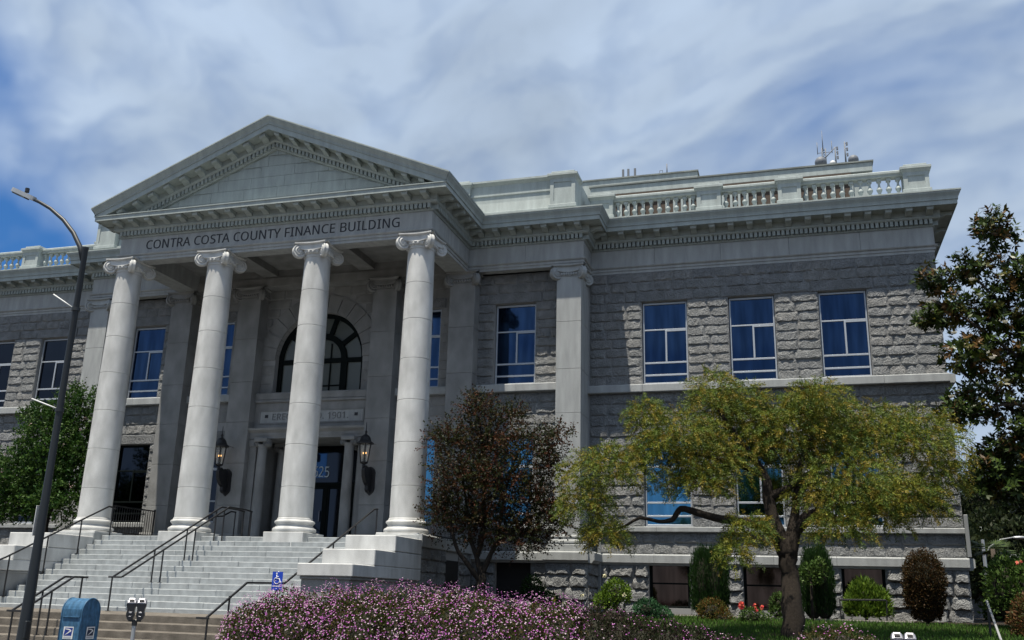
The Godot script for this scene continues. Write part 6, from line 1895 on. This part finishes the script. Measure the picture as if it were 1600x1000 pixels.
func shrubs() -> void:
	var cyp := [Color(0.02, 0.05, 0.012), Color(0.026, 0.06, 0.014), Color(0.014, 0.036, 0.01)]
	var lime := [Color(0.10, 0.17, 0.02), Color(0.13, 0.20, 0.025), Color(0.07, 0.13, 0.02)]
	var mid := [Color(0.06, 0.11, 0.025), Color(0.08, 0.13, 0.03), Color(0.045, 0.085, 0.02)]
	var brn := [Color(0.045, 0.028, 0.012), Color(0.03, 0.026, 0.01), Color(0.06, 0.032, 0.012)]
	for q in [[14.1, 0.55, "columnar dark green cypress shrub left of the second basement window"], [17.15, 0.46, "columnar dark cypress shrub just right of the big tree trunk"]]:
		var l: Array = []
		for k in 6:
			var a: float = TAU * k / 6.0
			l.append([q[0] + cos(a) * q[1] * 0.5, -0.74 + R.randf_range(-0.08, 0.08), 1.9 + sin(a) * 0.3, q[1] * 0.55, 1.02, q[1] * 0.55]); l.append([q[0] + cos(a) * q[1] * 0.45, -1.35, 1.9 + sin(a) * 0.28, q[1] * 0.55, 0.45, q[1] * 0.55])
		shrub("cypress_shrub", q[2], l, 1300, 0.13, 0.016, cyp, 3.2)
	shrub("round_shrub", "dark reddish brown clipped ball shrub near the right corner", [[20.02, -0.56, 1.7, 0.58, 0.82, 0.55], [20.0, -1.0, 1.7, 0.55, 0.6, 0.5], [20.02, -1.4, 1.7, 0.40, 0.4, 0.4]], 2600, 0.05, 0.03, brn, 0.4)
	shrub("lime_shrub", "bright lime green shrub before the third basement window", [[18.45, -1.15, 1.1, 0.42, 0.62, 0.4], [18.75, -1.2, 1.15, 0.38, 0.42, 0.35], [18.2, -1.3, 1.2, 0.3, 0.4, 0.3], [18.45, -1.45, 1.25, 0.5, 0.3, 0.4], [18.75, -1.45, 1.3, 0.38, 0.3, 0.3]], 520, 0.17, 0.045, lime, 0.9, [], [], 0.03, 0.45)
	shrub("climbing_shrub", "loose light green shrub between trunk and cypress", [[16.95, -0.55, 2.6, 0.34, 0.40, 0.25], [17.2, -0.35, 2.6, 0.2, 0.35, 0.2]], 420, 0.09, 0.055, mid, 0.4, [], [], 0.03, 0.0)
	shrub("yellow_rose_bush", "light green rose bush with pale blooms beside the downpipe", [[11.45, -1.15, 2.6, 0.42, 0.45, 0.35], [11.15, -1.4, 2.7, 0.35, 0.35, 0.3]], 900, 0.075, 0.045, lime, 0.4, [[11.15, -0.62, 2.9], [10.55, -1.2, 3.2], [11.75, -1.15, 3.0]], [Color(0.75, 0.72, 0.5)], 0.06, 0.5)
	shrub("dark_rose_bush", "dark shrub with one yellow bloom left of the pier", [[9.15, -1.15, 3.6, 0.35, 0.5, 0.3], [9.55, -1.4, 3.6, 0.45, 0.3, 0.3]], 800, 0.07, 0.04, cyp, 0.4, [[9.95, -1.32, 4.2]], [Color(0.75, 0.62, 0.12)], 0.07, 0.5)
	shrub("bluish_shrub", "small blue green shrub below the first basement window", [[12.55, -1.55, 4.0, 0.38, 0.32, 0.3], [13.0, -1.7, 4.0, 0.25, 0.25, 0.3]], 900, 0.07, 0.04, [Color(0.03, 0.085, 0.035), Color(0.045, 0.11, 0.05)], 0.4, [], [], 0.03, 0.5)
	shrub("rusty_shrub", "small rusty green shrub at the foot of the left cypress", [[14.3, -1.55, 3.6, 0.42, 0.38, 0.3], [14.55, -1.75, 3.7, 0.35, 0.3, 0.3]], 900, 0.06, 0.03, [Color(0.10, 0.09, 0.02), Color(0.14, 0.07, 0.02), Color(0.07, 0.08, 0.02)], 0.5, [], [], 0.03, 0.5)
	var fl: Array = []
	for i in 9: fl.append([15.35 + R.randf_range(-0.28, 0.35), -1.36 + R.randf_range(-0.10, 0.07), 4.3 + R.randf_range(-0.1, 0.2)])
	shrub("red_rose_bush", "small rose bush with coral red blooms on the lawn", [[15.4, -1.68, 4.0, 0.36, 0.28, 0.3]], 900, 0.06, 0.04, mid, 0.4, fl, [Color(0.70, 0.10, 0.07), Color(0.75, 0.18, 0.12), Color(0.6, 0.05, 0.08)], 0.06, 0.5)
	shrub("slender_shrub", "slender green shrub in front of the second basement window", [[16.05, -1.3, 2.2, 0.22, 0.35, 0.2], [16.0, -1.6, 2.2, 0.25, 0.25, 0.2]], 700, 0.075, 0.045, mid, 0.5, [], [], 0.03, 0.3)
	# shrubs at the far right beside the building
	var ole: Array = []
	for i in 14: ole.append([R.randf_range(21.6, 24.0), R.randf_range(-0.6, 0.35), 5.1 + R.randf_range(0.0, 0.4)])
	shrub("flowering_shrub", "broad green shrub with coral flowers at the far right edge", [[22.4, -0.9, 3.9, 0.9, 1.05, 1.0], [23.5, -0.7, 4.0, 1.1, 1.2, 1.1], [21.75, -0.85, 3.8, 0.55, 0.95, 0.6]], 420, 0.11, 0.06, mid, 0.5, ole, [Color(0.65, 0.14, 0.10), Color(0.6, 0.22, 0.16)], 0.07)
	shrub("bronze_shrub", "bronze brown leaved shrub in the lower right corner", [[22.0, -1.55, 6.3, 0.75, 0.75, 0.8], [22.9, -1.4, 6.2, 0.7, 0.8, 0.8]], 800, 0.08, 0.045, [Color(0.09, 0.055, 0.02), Color(0.06, 0.065, 0.02), Color(0.11, 0.05, 0.022)], 0.5)

# ------------------------------------------------------------------ behind the building
func background() -> void:
	# wooded hill
	var st := begin()
	var n := 24
	var hy := func(x: float, z: float) -> float: return -3.3 + 26.0 * smoothstep(-38.0, -150.0, z + 0.12 * (x - 40.0)) * (0.75 + 0.3 * N2.get_noise_2d(x * 0.012, z * 0.012)) * smoothstep(6.0, 48.0, x)
	for i in n:
		for j in n:
			var x0 := lerpf(0, 190, float(i) / n); var x1 := lerpf(0, 190, float(i + 1) / n)
			var z0 := lerpf(-18, -240, float(j) / n); var z1 := lerpf(-18, -240, float(j + 1) / n)
			quad(st, Vector3(x0, hy.call(x0, z0), z0), Vector3(x1, hy.call(x1, z0), z0), Vector3(x1, hy.call(x1, z1), z1), Vector3(x0, hy.call(x0, z1), z1), Vector3.UP)
	structure("hill", st, M.soil)
	var dkg := [Color(0.025, 0.035, 0.015), Color(0.035, 0.045, 0.018), Color(0.018, 0.028, 0.012)]
	var k := 0
	for q in [[31.0, -52.0, 9.0, 4.0], [36.5, -56.0, 11.0, 5.0], [42.0, -50.0, 10.0, 5.0], [33.0, -78.0, 10.0, 5.0], [40.0, -82.0, 12.0, 6.0], [48.0, -74.0, 12.0, 6.0], [28.5, -70.0, 8.0, 4.0]]:
		var names := ["dark tree nearest the building corner on the wooded hill", "dark tree behind the grey house roof on the hill", "dark tree right of the grey house on the hill", "far dark tree high on the hill behind the house", "far dark tree crowning the hill", "far dark tree at the right end of the hill", "far dark tree low on the hill beside the building"]
		var t := thing("hill_tree", names[k], "tree", Vector3.ZERO, 0.0, "trees on the hill behind")
		var y: float = hy.call(q[0], q[1])
		st = begin()
		tube(st, [Vector3(q[0], y - 0.5, q[1]), Vector3(q[0], y + q[2] * 0.6, q[1])], [0.3, 0.15], 7)
		part("trunk", st, M.bark, t)
		var L := Leaves.new()
		var lumps: Array = []
		for i in 7:
			var d := rdir()
			lumps.append([q[0] + d.x * q[3] * 0.5, y + q[2] * 0.6 + d.y * q[2] * 0.28, q[1] + d.z * q[3] * 0.5, q[3] * 0.55, q[2] * 0.26, q[3] * 0.55])
		bush(L, lumps, 26, 0.42, 0.26, dkg, 0.3)
		foliage("crown", L, M.leaf, t)
		k += 1
	# grey house with white trim
	var Hs := thing("hillside_house", "grey gabled house with white trim far behind the corner", "house", Vector3(33.2, 0.6, -58.0), -0.25)
	st = begin()
	box(st, Vector3(-3.2, -3.5, -3), Vector3(3.2, 3.6, 3))
	part("wall", st, M.granite_b, Hs)
	st = begin()
	for s in [1.0, -1.0]:
		quad(st, Vector3(-3.7, 4.75, 0), Vector3(3.7, 4.75, 0), Vector3(3.7, 3.45, s * 3.6), Vector3(-3.7, 3.45, s * 3.6), Vector3(0, 1, 0))
		quad(st, Vector3(-3.7, 4.60, 0), Vector3(3.7, 4.60, 0), Vector3(3.7, 3.30, s * 3.6), Vector3(-3.7, 3.30, s * 3.6), Vector3(0, -1, 0))
	part("roof", st, M.roof_grey, Hs)
	part("fascia", boxm(Vector3(-3.72, 3.28, 3.58), Vector3(3.72, 3.5, 3.66)), M.white_paint, Hs)
	part("lower_roof", boxm(Vector3(-2.0, 1.2, 3.0), Vector3(5.5, 1.4, 6.0)), M.white_paint, Hs)
	part("lower_wall", boxm(Vector3(-1.8, -3.5, 3.0), Vector3(5.3, 1.2, 5.8)), M.granite_b, Hs)
	for x in [-0.6, 0.9]:
		var W := node("window", Hs, Vector3(x, 1.9, 3.02))
		put("frame", boxm_n(Vector3(-0.6, 0, 0), Vector3(0.6, 1.1, 0.05)), M.white_paint, W)
		put("pane", boxm_n(Vector3(-0.5, 0.1, 0.05), Vector3(0.5, 1.0, 0.07)), M.glass_dark, W)
	part("chimney", boxm(Vector3(2.4, 3.5, -0.5), Vector3(3.1, 5.6, 0.3)), M.granite_b, Hs)
	# second street lamp, pale, behind the building
	var Lp := thing("street_lamp", "slim pale street lamp with curved arm behind the right corner", "street lamp", Vector3(24.95, -3.3, -18.0))
	st = begin()
	lathe(st, [Vector2(0.0, 0.0), Vector2(0.11, 0.0), Vector2(0.07, 5.1), Vector2(0.0, 5.11)], 12)
	part("pole", st, M.galvanised, Lp)
	st = begin()
	tube(st, [Vector3(0, 4.2, 0), Vector3(0.25, 4.75, 0), Vector3(0.75, 5.1, 0), Vector3(1.35, 5.22, 0)], [0.045, 0.04, 0.036, 0.032], 8)
	part("arm", st, M.pipe_paint, Lp)
	st = begin()
	ellipsoid(st, Vector3(1.55, 5.20, 0), Vector3(0.32, 0.08, 0.14), 12, 6)
	part("luminaire", st, M.galvanised, Lp)
	# dark retaining wall and a fan palm
	var Rw := thing("retaining_wall", "dark retaining wall with a pier behind the flowering shrubs", "wall", Vector3(31.0, -3.3, -24.0), -0.2)
	part("panel", boxm(Vector3(-4.0, 0, -0.2), Vector3(9.0, 4.6, 0.2)), M.asphalt, Rw)
	part("pier", boxm(Vector3(-1.6, 0, 0.2), Vector3(-1.1, 4.9, 0.5), 0.02), M.mortar, Rw)
	part("coping", boxm(Vector3(-4.05, 4.602, -0.3), Vector3(9.05, 4.75, 0.3), 0.02), M.mortar, Rw)
	for q in [[23.75, 0.9, -9.0, "small fan palm just behind the building corner", 0.62], [26.8, 2.2, -8.0, "fan palm with drooping fronds at the right edge", 0.95]]:
		var P := thing("fan_palm", q[3], "palm")
		st = begin()
		tube(st, [Vector3(q[0], -3.2, q[2]), Vector3(q[0], q[1], q[2])], [0.11, 0.08], 9)
		part("trunk", st, M.bark_pale, P)
		for f in 16:
			var L := Leaves.new()
			var a := TAU * f / 16.0 + R.randf() * 0.3
			var ax := Vector3(cos(a), R.randf_range(-0.35, 0.8), sin(a)).normalized()
			var o = Vector3(q[0], q[1], q[2]) + ax * q[4] * 0.5
			for b in 15:
				var d := ax.rotated(ax.cross(Vector3(0, 1, 0.01)).cross(ax).normalized(), lerpf(-1.1, 1.1, b / 14.0))
				L.leaf(o, (d + Vector3(0, -0.12, 0)).normalized(), d.cross(Vector3(0, 1, 0.2)).normalized(), q[4] * 0.9, 0.05, rcol([Color(0.05, 0.08, 0.025), Color(0.07, 0.10, 0.03)]))
			put("frond", L.mesh(), M.leaf, P)
	shrub("backdrop_shrub", "tall green shrub mass below the pale street lamp", [[24.2, -1.4, -7.0, 1.3, 1.6, 1.2], [26.5, -1.2, -7.5, 1.6, 1.9, 1.3], [28.5, -0.8, -8.0, 1.5, 2.0, 1.3]], 160, 0.2, 0.11, [Color(0.07, 0.12, 0.025), Color(0.09, 0.14, 0.03), Color(0.05, 0.09, 0.02)], 0.4)
